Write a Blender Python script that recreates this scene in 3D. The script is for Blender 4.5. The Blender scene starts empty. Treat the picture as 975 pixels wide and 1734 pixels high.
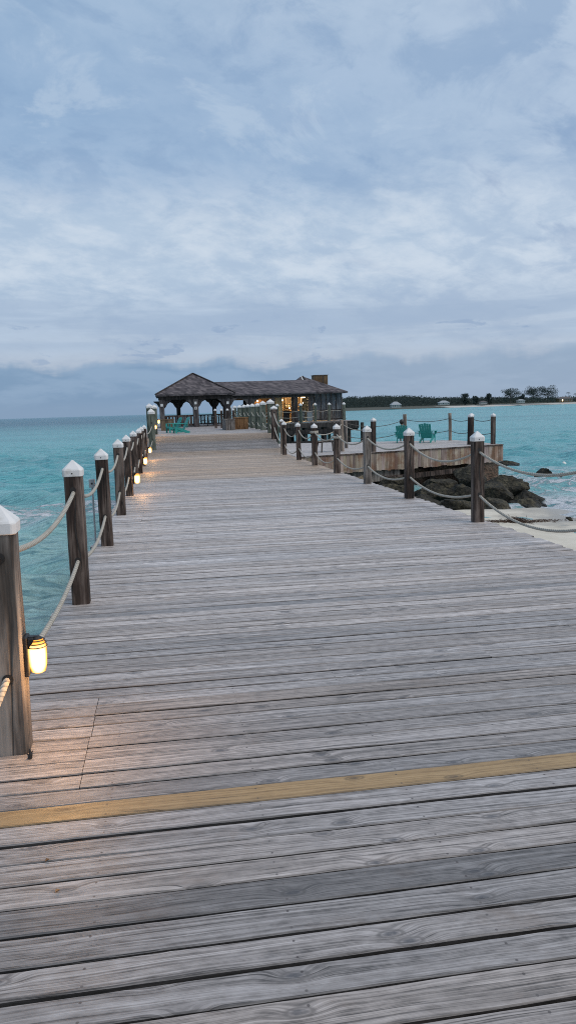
import bpy, math, random
import numpy as np
from mathutils import Vector, Matrix, noise
R = math.radians
random.seed(7)
SC = bpy.context.scene
COL = SC.collection
EYE = 1.55          # camera height above the near deck
WATER = -1.7
GAP = 0.0

# ------------------------------------------------------------------ helpers
def smooth(a, b, x):
    t = min(1, max(0, (x - a) / (b - a))); return t * t * (3 - 2 * t)

def tag(o, label=None, cat=None, group=None, kind=None):
    if label: o['label'] = label
    if cat: o['category'] = cat
    if group: o['group'] = group
    if kind: o['kind'] = kind
    return o

def empty(name, loc=(0, 0, 0), rz=0.0, label=None, cat=None, group=None):
    o = bpy.data.objects.new(name, None); COL.objects.link(o)
    o.location = loc; o.rotation_euler = (0, 0, rz); o.empty_display_size = 0.2
    tag(o, label, cat, group)
    return o

class MB:
    """collects faces; build() links them as one mesh object"""
    def __init__(s):
        s.v = []; s.f = []; s.uv = []; s.tone = []; s.st = []; s.luv = []
    def add(s, verts, faces, uvs=None, tone=(1, 1, 1), tones=None, luv=None):
        s.st.append((len(s.v), len(s.f)))
        b = len(s.v); s.v += [tuple(p) for p in verts]
        for i, fc in enumerate(faces):
            s.f.append(tuple(b + k for k in fc))
            s.uv.append(uvs[i] if uvs else None); s.tone.append(tones[i] if tones else tone); s.luv.append(luv[i] if luv else None)
    def box(s, c, d, rot=None, tone=(1, 1, 1), taper=1.0):
        x, y, z = d[0] / 2, d[1] / 2, d[2] / 2
        V = []
        for sz in (-1, 1):
            k = taper if sz > 0 else 1.0
            for sx, sy in ((-1, -1), (1, -1), (1, 1), (-1, 1)):
                V.append(Vector((sx * x * k, sy * y * k, sz * z)))
        if rot is not None: V = [rot @ p for p in V]
        c = Vector(c); V = [p + c for p in V]
        s.add(V, [(3, 2, 1, 0), (4, 5, 6, 7), (0, 1, 5, 4), (1, 2, 6, 5), (2, 3, 7, 6), (3, 0, 4, 7)], None, tone)
    def b2(s, x0, x1, y0, y1, z0, z1, tone=(1, 1, 1)):
        s.box(((x0 + x1) / 2, (y0 + y1) / 2, (z0 + z1) / 2), (x1 - x0, y1 - y0, z1 - z0), None, tone)
    def bar(s, p0, p1, w, t, up=(0, 0, 1), tone=(1, 1, 1)):
        p0 = Vector(p0); p1 = Vector(p1); d = (p1 - p0); L = d.length; d.normalize()
        up = Vector(up); sd = d.cross(up)
        if sd.length < 1e-4: sd = d.cross(Vector((0, 1, 0)))
        sd.normalize(); u = sd.cross(d)
        rot = Matrix((sd, d, u)).transposed()
        s.box((p0 + p1) / 2, (w, L, t), rot, tone)
    def tube(s, pts, r, n=10, caps=True, uvs=True, tone=(1, 1, 1)):
        pts = [Vector(p) for p in pts]; V = []; F = []; U = []
        L = 0; acc = [0]
        for i in range(1, len(pts)): L += (pts[i] - pts[i - 1]).length; acc.append(L)
        for i, p in enumerate(pts):
            a = pts[max(0, i - 1)]; b = pts[min(len(pts) - 1, i + 1)]
            d = (b - a).normalized(); ref = Vector((0, 0, 1)) if abs(d.z) < .9 else Vector((1, 0, 0))
            sd = d.cross(ref).normalized(); u = sd.cross(d)
            rr = r[i] if isinstance(r, (list, tuple)) else r
            for k in range(n):
                an = 2 * math.pi * k / n
                V.append(p + (sd * math.cos(an) + u * math.sin(an)) * rr)
        for i in range(len(pts) - 1):
            for k in range(n):
                k2 = (k + 1) % n
                F.append((i * n + k, i * n + k2, (i + 1) * n + k2, (i + 1) * n + k))
                v0, v1 = k / n, (k + 1) / n
                U.append(((acc[i], v0), (acc[i], v1), (acc[i + 1], v1), (acc[i + 1], v0)))
        if caps:
            F.append(tuple(range(n))[::-1]); U.append(None)
            F.append(tuple((len(pts) - 1) * n + k for k in range(n))); U.append(None)
        s.add(V, F, U, tone)
    def build(s, name, mat, parent=None, label=None, smooth_=False, bevel=0, seg=1):
        me = bpy.data.meshes.new(name)
        off = Vector((0, 0, 0))
        if parent is not None:
            p = parent; 
            while p is not None: off += Vector(p.location); p = p.parent
        me.from_pydata([tuple(Vector(v) - off) for v in s.v], [], s.f)
        if any(u is not None for u in s.uv):
            ul = me.uv_layers.new(name='UVMap'); arr = np.zeros(len(me.loops) * 2, 'f'); k = 0
            for fc, u in zip(s.f, s.uv):
                for j in range(len(fc)):
                    if u is not None: arr[k] = u[j][0]; arr[k + 1] = u[j][1]
                    k += 2
            ul.data.foreach_set('uv', arr)
        if any(u is not None for u in s.luv):
            ul = me.uv_layers.new(name='Local'); arr = np.zeros(len(me.loops) * 2, 'f'); k = 0
            for fc, u in zip(s.f, s.luv):
                for j in range(len(fc)):
                    if u is not None: arr[k] = u[j][0]; arr[k + 1] = u[j][1]
                    k += 2
            ul.data.foreach_set('uv', arr)
        if any(t != (1, 1, 1) for t in s.tone):
            ca = me.color_attributes.new('tone', 'FLOAT_COLOR', 'CORNER')
            arr = []
            for fc, t in zip(s.f, s.tone):
                arr += list(t + (1,)) * len(fc)
            ca.data.foreach_set('color', np.array(arr, 'f'))
        if smooth_: me.polygons.foreach_set('use_smooth', [True] * len(me.polygons))
        me.validate(); me.update()
        o = bpy.data.objects.new(name, me); COL.objects.link(o)
        if parent is not None: o.parent = parent
        if mat: me.materials.append(mat)
        if bevel:
            b = o.modifiers.new('bevel', 'BEVEL'); b.width = bevel; b.segments = seg; b.limit_method = 'ANGLE'; b.angle_limit = R(35)
        if label: o['label'] = label
        return o

def build_each(mb, name, mat, parent, **kw):
    """every separate piece collected in mb becomes a part of its own"""
    out = []
    for k, (v0, f0) in enumerate(mb.st):
        v1, f1 = mb.st[k + 1] if k + 1 < len(mb.st) else (len(mb.v), len(mb.f))
        q = MB(); q.v = mb.v[v0:v1]; q.f = [tuple(i - v0 for i in f) for f in mb.f[f0:f1]]; q.uv = mb.uv[f0:f1]; q.tone = mb.tone[f0:f1]
        out.append(q.build(name, mat, parent, **kw))
    return out

def copy_tree(o, parent=None):
    c = o.copy(); COL.objects.link(c); c.parent = parent
    for ch in list(o.children): copy_tree(ch, c)
    return c

# ------------------------------------------------------------------ materials
class NT:
    def __init__(s, name, world=False):
        if world: s.t = name.node_tree
        else:
            s.m = bpy.data.materials.new(name); s.m.use_nodes = True; s.t = s.m.node_tree
        s.t.nodes.clear()
    def n(s, typ, **kw):
        nd = s.t.nodes.new(typ); ins = kw.pop('i', {})
        for k, v in kw.items(): setattr(nd, k, v)
        for k, v in ins.items():
            if isinstance(v, bpy.types.NodeSocket): s.t.links.new(v, nd.inputs[k])
            else: nd.inputs[k].default_value = v
        return nd
    def math(s, op, a, b=0.0, c=0.0, clamp=False):
        return s.n('ShaderNodeMath', operation=op, use_clamp=clamp, i={0: a, 1: b, 2: c}).outputs[0]
    def vm(s, op, a, b=(0, 0, 0)):
        return s.n('ShaderNodeVectorMath', operation=op, i={0: a, 1: b}).outputs[0]
    def mix(s, f, a, b, blend='MIX'):
        nd = s.n('ShaderNodeMix', data_type='RGBA', blend_type=blend)
        for sock, v in ((nd.inputs[0], f), (nd.inputs[6], a), (nd.inputs[7], b)):
            if isinstance(v, bpy.types.NodeSocket): s.t.links.new(v, sock)
            else: sock.default_value = v if not isinstance(v, tuple) or len(v) == 4 else v + (1,)
        return nd.outputs[2]
    def noise(s, vec, scale=1, detail=4, rough=.5, dist=0, dim='3D'):
        return s.n('ShaderNodeTexNoise', noise_dimensions=dim, i={'Vector': vec, 'Scale': scale, 'Detail': detail, 'Roughness': rough, 'Distortion': dist}).outputs[0]
    def sstep(s, x, a, b, lo=0.0, hi=1.0):
        return s.n('ShaderNodeMapRange', interpolation_type='SMOOTHSTEP', i={0: x, 1: a, 2: b, 3: lo, 4: hi}).outputs[0]
    def lin(s, x, a, b, lo=0.0, hi=1.0):
        return s.n('ShaderNodeMapRange', i={0: x, 1: a, 2: b, 3: lo, 4: hi}).outputs[0]
    def ramp(s, x, stops):
        nd = s.n('ShaderNodeValToRGB', i={0: x}); cr = nd.color_ramp
        while len(cr.elements) < len(stops): cr.elements.new(.5)
        for e, (p, c) in zip(cr.elements, stops): e.position = p; e.color = tuple(c) + (1,)
        return nd.outputs[0]
    def comb(s, x, y, z=0.0): return s.n('ShaderNodeCombineXYZ', i={0: x, 1: y, 2: z}).outputs[0]
    def sep(s, v): return s.n('ShaderNodeSeparateXYZ', i={0: v}).outputs
    def out(s, color, rough=.7, bump=None, bstr=.4, bdist=.01, spec=.5, **extra):
        i = {'Base Color': color if isinstance(color, bpy.types.NodeSocket) or len(color) == 4 else color + (1,), 'Roughness': rough}
        i['Specular IOR Level'] = spec
        i.update(extra)
        p = s.n('ShaderNodeBsdfPrincipled', i=i)
        if bump is not None:
            b = s.n('ShaderNodeBump', i={'Height': bump, 'Strength': bstr, 'Distance': bdist})
            s.t.links.new(b.outputs[0], p.inputs['Normal'])
        o = s.n('ShaderNodeOutputMaterial'); s.t.links.new(p.outputs[0], o.inputs[0]); return s.m

def tone_r(s, t): return s.sep(t)[0]

def mat_deck(name, c_dark, c_mid, c_light, knot=(.10, .10, .11), contrast=1.0, zones=True):
    """weathered softwood boards, grain runs along u of the UV map"""
    s = NT(name)
    uv = s.n('ShaderNodeUVMap', uv_map='UVMap').outputs[0]
    u, v, _ = s.sep(uv)
    vc = s.comb(s.math('MULTIPLY', u, 2.7), s.math('MULTIPLY', v, 7.5))
    vo = s.n('ShaderNodeTexVoronoi', voronoi_dimensions='2D', i={'Vector': vc, 'Scale': 1.0, 'Randomness': .9})
    d = vo.outputs['Distance']; rnd = s.sep(vo.outputs['Color'])[0]
    has = s.math('GREATER_THAN', rnd, .50)
    k = s.math('MULTIPLY', s.sstep(d, 0.0, .34, 1.0, 0.0), has)
    low = s.noise(s.comb(s.math('MULTIPLY', u, .8), s.math('MULTIPLY', v, 4.0)), 1, 2)
    ph = s.math('ADD', v, s.math('ADD', s.math('MULTIPLY', low, .075), s.math('MULTIPLY', k, .024)))
    g1 = s.noise(s.comb(s.math('MULTIPLY', u, .5), s.math('MULTIPLY', ph, 95)), 1, 3, .6)
    g2 = s.noise(s.comb(s.math('MULTIPLY', u, 3.0), s.math('MULTIPLY', ph, 300)), 1, 3, .6)
    g3 = s.noise(s.comb(s.math('MULTIPLY', u, 14), s.math('MULTIPLY', v, 40)), 1, 4, .6)
    big = s.noise(s.comb(s.math('MULTIPLY', u, 1.1), s.math('MULTIPLY', v, 9)), 1, 3, .55)
    g = s.math('ADD', s.math('MULTIPLY', g1, .45), s.math('ADD', s.math('MULTIPLY', g2, .33), s.math('MULTIPLY', g3, .22)))
    g = s.math('ADD', s.math('MULTIPLY', s.math('SUBTRACT', g, .52), 3.0 * contrast), .5)
    col = s.ramp(g, [(.12, c_dark), (.45, c_mid), (.80, c_light)])
    # cracks and grey algae patches
    cr = s.noise(s.comb(s.math('MULTIPLY', u, 2.6), s.math('MULTIPLY', ph, 110)), 1, 2, .5)
    crm = s.sstep(cr, .62, .67)
    crm = s.math('MULTIPLY', crm, s.sstep(big, .45, .62))
    col = s.mix(s.math('MULTIPLY', s.sstep(big, .48, .70), .50), col, tuple(c * .55 for c in c_mid))
    stn = s.noise(s.comb(s.math('MULTIPLY', u, 3.1), s.math('MULTIPLY', v, 5)), 1, 5, .65)
    col = s.mix(s.math('MULTIPLY', s.sstep(stn, .56, .70), .35), col, (c_mid[0] * .62, c_mid[1] * .50, c_mid[2] * .40))
    col = s.mix(s.math('MULTIPLY', s.sstep(stn, .44, .32), .22), col, (c_mid[0] * 1.25, c_mid[1] * 1.32, c_mid[2] * 1.42))
    # knots
    kc = s.math('MULTIPLY', s.sstep(d, .03, .10, 1.0, 0.0), has)
    kr = s.math('MULTIPLY', s.math('MULTIPLY', s.sstep(d, .07, .095), s.sstep(d, .10, .14, 1.0, 0.0)), has)
    kn = s.noise(s.comb(s.math('MULTIPLY', u, 40), s.math('MULTIPLY', v, 60)), 1, 2)
    col = s.mix(s.math('MULTIPLY', kc, s.lin(kn, .3, .7, .55, 1.0)), col, knot)
    col = s.mix(s.math('MULTIPLY', kr, .75), col, tuple(c * .45 for c in c_mid))
    col = s.mix(s.math('MULTIPLY', crm, .8), col, tuple(c * .2 for c in c_mid))
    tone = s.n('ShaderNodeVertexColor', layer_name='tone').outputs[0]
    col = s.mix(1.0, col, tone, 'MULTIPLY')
    lu, lv, _ = s.sep(s.n('ShaderNodeUVMap', uv_map='Local').outputs[0])
    nx = s.math('SUBTRACT', s.math('FRACT', s.math('ADD', s.math('MULTIPLY', lu, 1 / .6), s.math('MULTIPLY', s.math('SUBTRACT', tone_r(s, tone), .5), .05))), .5)
    nx = s.math('MULTIPLY', nx, .6)
    ny = s.math('MULTIPLY', s.math('SUBTRACT', s.math('ABSOLUTE', s.math('SUBTRACT', lv, .5)), .27), .13)
    nd = s.math('SQRT', s.math('ADD', s.math('MULTIPLY', nx, nx), s.math('MULTIPLY', ny, ny)))
    col = s.mix(s.sstep(nd, .0035, .0055, .8, 0.), col, (.04, .03, .028))
    rs = s.math('SQRT', s.math('ADD', s.math('MULTIPLY', s.math('MULTIPLY', nx, nx), .06), s.math('MULTIPLY', ny, ny)))
    col = s.mix(s.math('MULTIPLY', s.sstep(rs, .002, .012, .45, 0.), s.sstep(big, .4, .6)), col, tuple(q * .5 for q in c_mid))
    h = s.math('SUBTRACT', s.math('ADD', s.math('MULTIPLY', g1, .6), s.math('MULTIPLY', g2, .5)), s.math('MULTIPLY', crm, 1.2))
    h = s.math('ADD', h, s.math('MULTIPLY', kc, .3))
    return s.out(col, .56, h, .9, .0035, .75)

def mat_wood(name, c0, c1, c2, scale=1.0, axis='z', crack=.6, rough=.75, rand=.35, bd=.006):
    """post / board wood with grain along one object axis"""
    s = NT(name)
    tc = s.n('ShaderNodeTexCoord').outputs['Object']
    inf = s.n('ShaderNodeObjectInfo').outputs['Random']
    x, y, z = s.sep(tc)
    st = {'z': (14, 14, .9), 'x': (.9, 14, 14), 'y': (14, .9, 14)}[axis]
    off = s.math('MULTIPLY', inf, 37.0)
    p = s.comb(s.math('ADD', s.math('MULTIPLY', x, st[0] * scale), off), s.math('ADD', s.math('MULTIPLY', y, st[1] * scale), off), s.math('ADD', s.math('MULTIPLY', z, st[2] * scale), off))
    a = s.noise(p, 1.0, 5, .6, .4)
    b = s.noise(p, 3.5, 3, .6)
    c = s.noise(s.comb(s.math('ADD', s.math('MULTIPLY', x, 5.0), off), s.math('ADD', s.math('MULTIPLY', y, 5.0), off), s.math('ADD', s.math('MULTIPLY', z, 1.6), off)), 1.0, 4, .6)
    g = s.math('ADD', s.math('MULTIPLY', a, .45), s.math('ADD', s.math('MULTIPLY', b, .22), s.math('MULTIPLY', c, .33)))
    g = s.math('ADD', s.math('MULTIPLY', s.math('SUBTRACT', g, .5), 4.0), .5)
    g = s.math('ADD', g, s.math('MULTIPLY', s.math('SUBTRACT', inf, .5), rand))
    col = s.ramp(g, [(.15, c0), (.5, c1), (.9, c2)])
    ck = s.noise(p, .55, 1, .5)
    ckm = s.math('MULTIPLY', s.sstep(s.math('ABSOLUTE', s.math('SUBTRACT', ck, .5)), .002, .022, 1.0, .0), crack)
    col = s.mix(ckm, col, tuple(q * .2 for q in c0))
    h = s.math('SUBTRACT', s.math('ADD', a, s.math('MULTIPLY', b, .5)), s.math('MULTIPLY', ckm, 1.5))
    return s.out(col, rough, h, .8, bd, .3)

def mat_paint(name, c, rough=.5, dirt=.25, dscale=6, dc=(.25, .22, .18), spec=.5):
    s = NT(name); tc = s.n('ShaderNodeTexCoord').outputs['Object']
    inf = s.n('ShaderNodeObjectInfo').outputs['Random']
    p = s.vm('ADD', tc, s.comb(s.math('MULTIPLY', inf, 20.), 0.0))
    a = s.noise(p, dscale, 5, .65)
    col = s.mix(s.math('MULTIPLY', s.sstep(a, .45, .75), dirt), c, dc)
    return s.out(col, rough, a, .25, .003, spec)

def mat_emit(name, c, st):
    s = NT(name)
    e = s.n('ShaderNodeEmission', i={'Color': c + (1,), 'Strength': st})
    o = s.n('ShaderNodeOutputMaterial'); s.t.links.new(e.outputs[0], o.inputs[0]); return s.m

def mat_glow(name):
    s = NT(name); f = s.n('ShaderNodeLayerWeight', i={'Blend': .45}).outputs['Facing']
    z = s.sep(s.n('ShaderNodeTexCoord').outputs['Object'])[2]
    k = s.math('MULTIPLY', s.sstep(f, .15, .85, 1., 0.), s.sstep(z, .02, .07, 1., .15))
    c = s.mix(k, (1.0, .34, .03), (1.0, .66, .24))
    e = s.n('ShaderNodeEmission', i={'Color': c, 'Strength': s.lin(k, 0, 1, 1.2, 4.2)})
    o = s.n('ShaderNodeOutputMaterial'); s.t.links.new(e.outputs[0], o.inputs[0]); return s.m

def mat_rope(name, c=(.50, .47, .40)):
    s = NT(name); uv = s.n('ShaderNodeUVMap', uv_map='UVMap').outputs[0]; u, v, _ = s.sep(uv)
    ph = s.math('ADD', s.math('MULTIPLY', u, 2 * math.pi / .045), s.math('MULTIPLY', v, 2 * math.pi * 3))
    w = s.math('ABSOLUTE', s.math('SINE', s.math('MULTIPLY', ph, .5)))
    n_ = s.noise(s.n('ShaderNodeTexCoord').outputs['Object'], 9, 4, .6)
    col = s.mix(s.sstep(w, 0., .45, .75, 0.), c, tuple(q * .35 for q in c))
    col = s.mix(s.math('MULTIPLY', s.sstep(n_, .5, .75), .5), col, (.22, .22, .18))
    return s.out(col, .9, w, .8, .006, .2)

def mat_rock(name, c0, c1, c2):
    s = NT(name); tc = s.n('ShaderNodeTexCoord').outputs['Object']
    inf = s.n('ShaderNodeObjectInfo').outputs['Random']
    p = s.vm('ADD', tc, s.comb(s.math('MULTIPLY', inf, 50.), 0.0))
    a = s.noise(p, 2.2, 8, .65, .3); b = s.noise(p, 14, 5, .7)
    vo = s.n('ShaderNodeTexVoronoi', i={'Vector': p, 'Scale': 9.0}).outputs['Distance']
    g = s.math('ADD', s.math('MULTIPLY', a, .6), s.math('MULTIPLY', b, .4))
    col = s.ramp(g, [(.36, c0), (.5, c1), (.68, c2)])
    gz = s.sep(s.n('ShaderNodeNewGeometry').outputs['Position'])[2]
    wet = s.sstep(s.math('ADD', gz, s.math('MULTIPLY', a, .5)), -1.40, -1.15, .85, 0.)
    col = s.mix(wet, col, (.022, .022, .018))
    h = s.math('ADD', s.math('ADD', a, s.math('MULTIPLY', b, .6)), s.math('MULTIPLY', vo, .7))
    return s.out(col, s.lin(wet, 0, .75, .85, .4), h, 1.0, .14, .4)

def mat_shingle(name, c0, c1, c2):
    s = NT(name); tc = s.n('ShaderNodeTexCoord').outputs['Object']
    x, y, z = s.sep(tc)
    v = s.math('ADD', s.math('MULTIPLY', z, 9.0), 0.0)
    row = s.math('FLOOR', v)
    q = s.comb(s.math('ADD', s.math('MULTIPLY', s.math('ADD', x, s.math('MULTIPLY', y, .7)), 5.0), s.math('MULTIPLY', row, .37)), row)
    wn = s.n('ShaderNodeTexWhiteNoise', i={'Vector': s.vm('FLOOR', q)}).outputs[0]
    big = s.noise(tc, 1.6, 5, .65)
    g = s.math('ADD', s.math('MULTIPLY', wn, .45), s.math('MULTIPLY', big, .6))
    col = s.ramp(g, [(.2, c0), (.5, c1), (.9, c2)])
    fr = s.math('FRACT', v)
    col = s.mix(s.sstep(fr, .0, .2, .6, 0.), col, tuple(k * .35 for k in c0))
    return s.out(col, .85, s.math('ADD', fr, wn), .7, .03, .25)

M = {}
M['deck'] = mat_deck('deck_wood', (.080, .073, .069), (.358, .331, .318), (.61, .58, .57))
M['deck_new'] = mat_deck('fresh_board_wood', (.19, .115, .045), (.33, .215, .095), (.42, .29, .145), knot=(.09, .06, .03), contrast=.9)
M['post'] = mat_wood('brown_post_wood', (.010, .008, .007), (.047, .031, .024), (.165, .130, .110))
M['post_grey'] = mat_wood('grey_post_wood', (.035, .030, .026), (.13, .112, .098), (.27, .245, .22))
M['pile_green'] = mat_wood('greenish_pile_wood', (.035, .045, .035), (.095, .115, .09), (.19, .20, .165))
M['dark'] = mat_wood('dark_beam_wood', (.012, .010, .010), (.040, .032, .029), (.085, .070, .062))
M['pale_pole'] = mat_wood('pale_pole_wood', (.10, .08, .065), (.24, .19, .15), (.34, .29, .24))
M['gazebo'] = mat_wood('gazebo_column_wood', (.025, .022, .022), (.075, .066, .066), (.15, .135, .13))
M['boxwood'] = mat_wood('planter_wood', (.07, .05, .03), (.15, .11, .07), (.24, .18, .12))
M['newbox'] = mat_wood('fresh_planter_wood', (.15, .075, .03), (.27, .145, .065), (.36, .21, .10))
M['skirt'] = mat_wood('skirt_board_wood', (.045, .035, .030), (.20, .16, .135), (.38, .33, .29), scale=.8, rand=.2)
M['cap'] = mat_paint('white_cap_plastic', (.68, .68, .67, 1), .5, .5, 14, (.36, .33, .27, 1))
M['black'] = mat_paint('black_metal', (.012, .011, .011, 1), .45, .1)
M['teal'] = mat_paint('teal_chair_paint', (.014, .27, .245, 1), .5, .15, 5, (.05, .2, .2, 1))
M['rope'] = mat_rope('white_rope', (.43, .405, .35))
M['rope_dark'] = mat_rope('dark_rope', (.10, .095, .09))
M['rock'] = mat_rock('mossy_rock', (.008, .008, .006), (.028, .025, .015), (.15, .13, .08))
M['rock_tan'] = mat_rock('tan_rock', (.10, .08, .05), (.24, .19, .12), (.36, .3, .2))
M['concrete'] = mat_rock('stained_masonry', (.05, .028, .018), (.16, .10, .068), (.27, .20, .15))
M['shingle'] = mat_shingle('cedar_shingles', (.035, .031, .035), (.095, .084, .090), (.19, .165, .165))
M['wall_grey'] = mat_wood('grey_wall_board', (.08, .09, .10), (.20, .22, .24), (.31, .33, .35), crack=.2)
M['wall_brown'] = mat_wood('brown_wall_board', (.05, .03, .015), (.12, .075, .04), (.2, .13, .07), crack=.3)
M['panel_green'] = mat_paint('sage_green_paint', (.30, .37, .32, 1), .6, .2)
M['panel_blue'] = mat_paint('blue_grey_paint', (.20, .27, .31, 1), .6, .25)
M['white'] = mat_paint('white_paint', (.7, .7, .68, 1), .6, .15)
M['glow'] = mat_glow('lantern_glow')
M['glow_far'] = mat_emit('bar_lamp_glow', (1.0, .72, .36), 7.0)
M['warmwood'] = mat_wood('varnished_wood', (.12, .07, .03), (.28, .17, .08), (.4, .27, .14), crack=0)
M['steel'] = mat_paint('brushed_steel', (.35, .37, .38, 1), .35, .1)
M['foliage'] = mat_paint('dark_foliage', (.042, .062, .058, 1), .8, .7, .5, (.085, .10, .085, 1), .2)  # bluish lift in the leaf colour stands in for haze on the far shore
M['foliage2'] = mat_paint('scrub_foliage', (.045, .06, .042, 1), .8, .5, .8, (.08, .09, .06, 1), .2)
M['bark'] = mat_paint('bark', (.06, .05, .045, 1), .9, .3)
M['stucco'] = mat_paint('pale_stucco', (.30, .31, .30, 1), .8, .3, 1)
M['roof_pale'] = mat_paint('pale_metal_roof', (.30, .33, .35, 1), .6, .2, 1)
M['roof_dark'] = mat_paint('dark_roof', (.10, .09, .09, 1), .8, .2, 1)
M['glass_dark'] = mat_paint('dark_window_glass', (.02, .025, .03, 1), .15, 0)
M['seaweed'] = mat_paint('dry_seaweed', (.07, .035, .02, 1), .9, .4, 20)
M['buoy'] = mat_paint('buoy_plastic', (.7, .7, .66, 1), .4, .3)
M['skin'] = mat_paint('skin', (.32, .19, .13, 1), .55, .1)
M['hair'] = mat_paint('black_hair', (.01, .009, .008, 1), .5, .1)
M['shirt'] = mat_paint('grey_shirt', (.32, .30, .30, 1), .8, .2)
M['shorts'] = mat_paint('dark_shorts', (.04, .045, .06, 1), .8, .2)

# ------------------------------------------------------------------ camera
def camera():
    f = 1300.0; W, Hh = 975.0, 1734.0
    slope = -.030; hyc = 709.5 + slope * W / 2
    roll = -math.atan(slope); pitch = math.atan((Hh / 2 - hyc) * math.cos(roll) / f); yaw = R(8.6474)
    fw = Vector((math.sin(yaw) * math.cos(pitch), math.cos(yaw) * math.cos(pitch), -math.sin(pitch)))
    r0 = Vector((math.cos(yaw), -math.sin(yaw), 0)); u0 = r0.cross(fw)
    r = r0 * math.cos(roll) - u0 * math.sin(roll); u = r0 * math.sin(roll) + u0 * math.cos(roll)
    cd = bpy.data.cameras.new('camera'); c = bpy.data.objects.new('camera', cd); COL.objects.link(c)
    m = Matrix((r, u, -fw)).transposed().to_4x4(); m.translation = Vector((0, 0, EYE))
    c.matrix_world = m
    cd.sensor_fit = 'VERTICAL'; cd.sensor_height = 24; cd.lens = f / Hh * 24
    cd.clip_start = .05; cd.clip_end = 120000
    SC.camera = c
camera()

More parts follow.
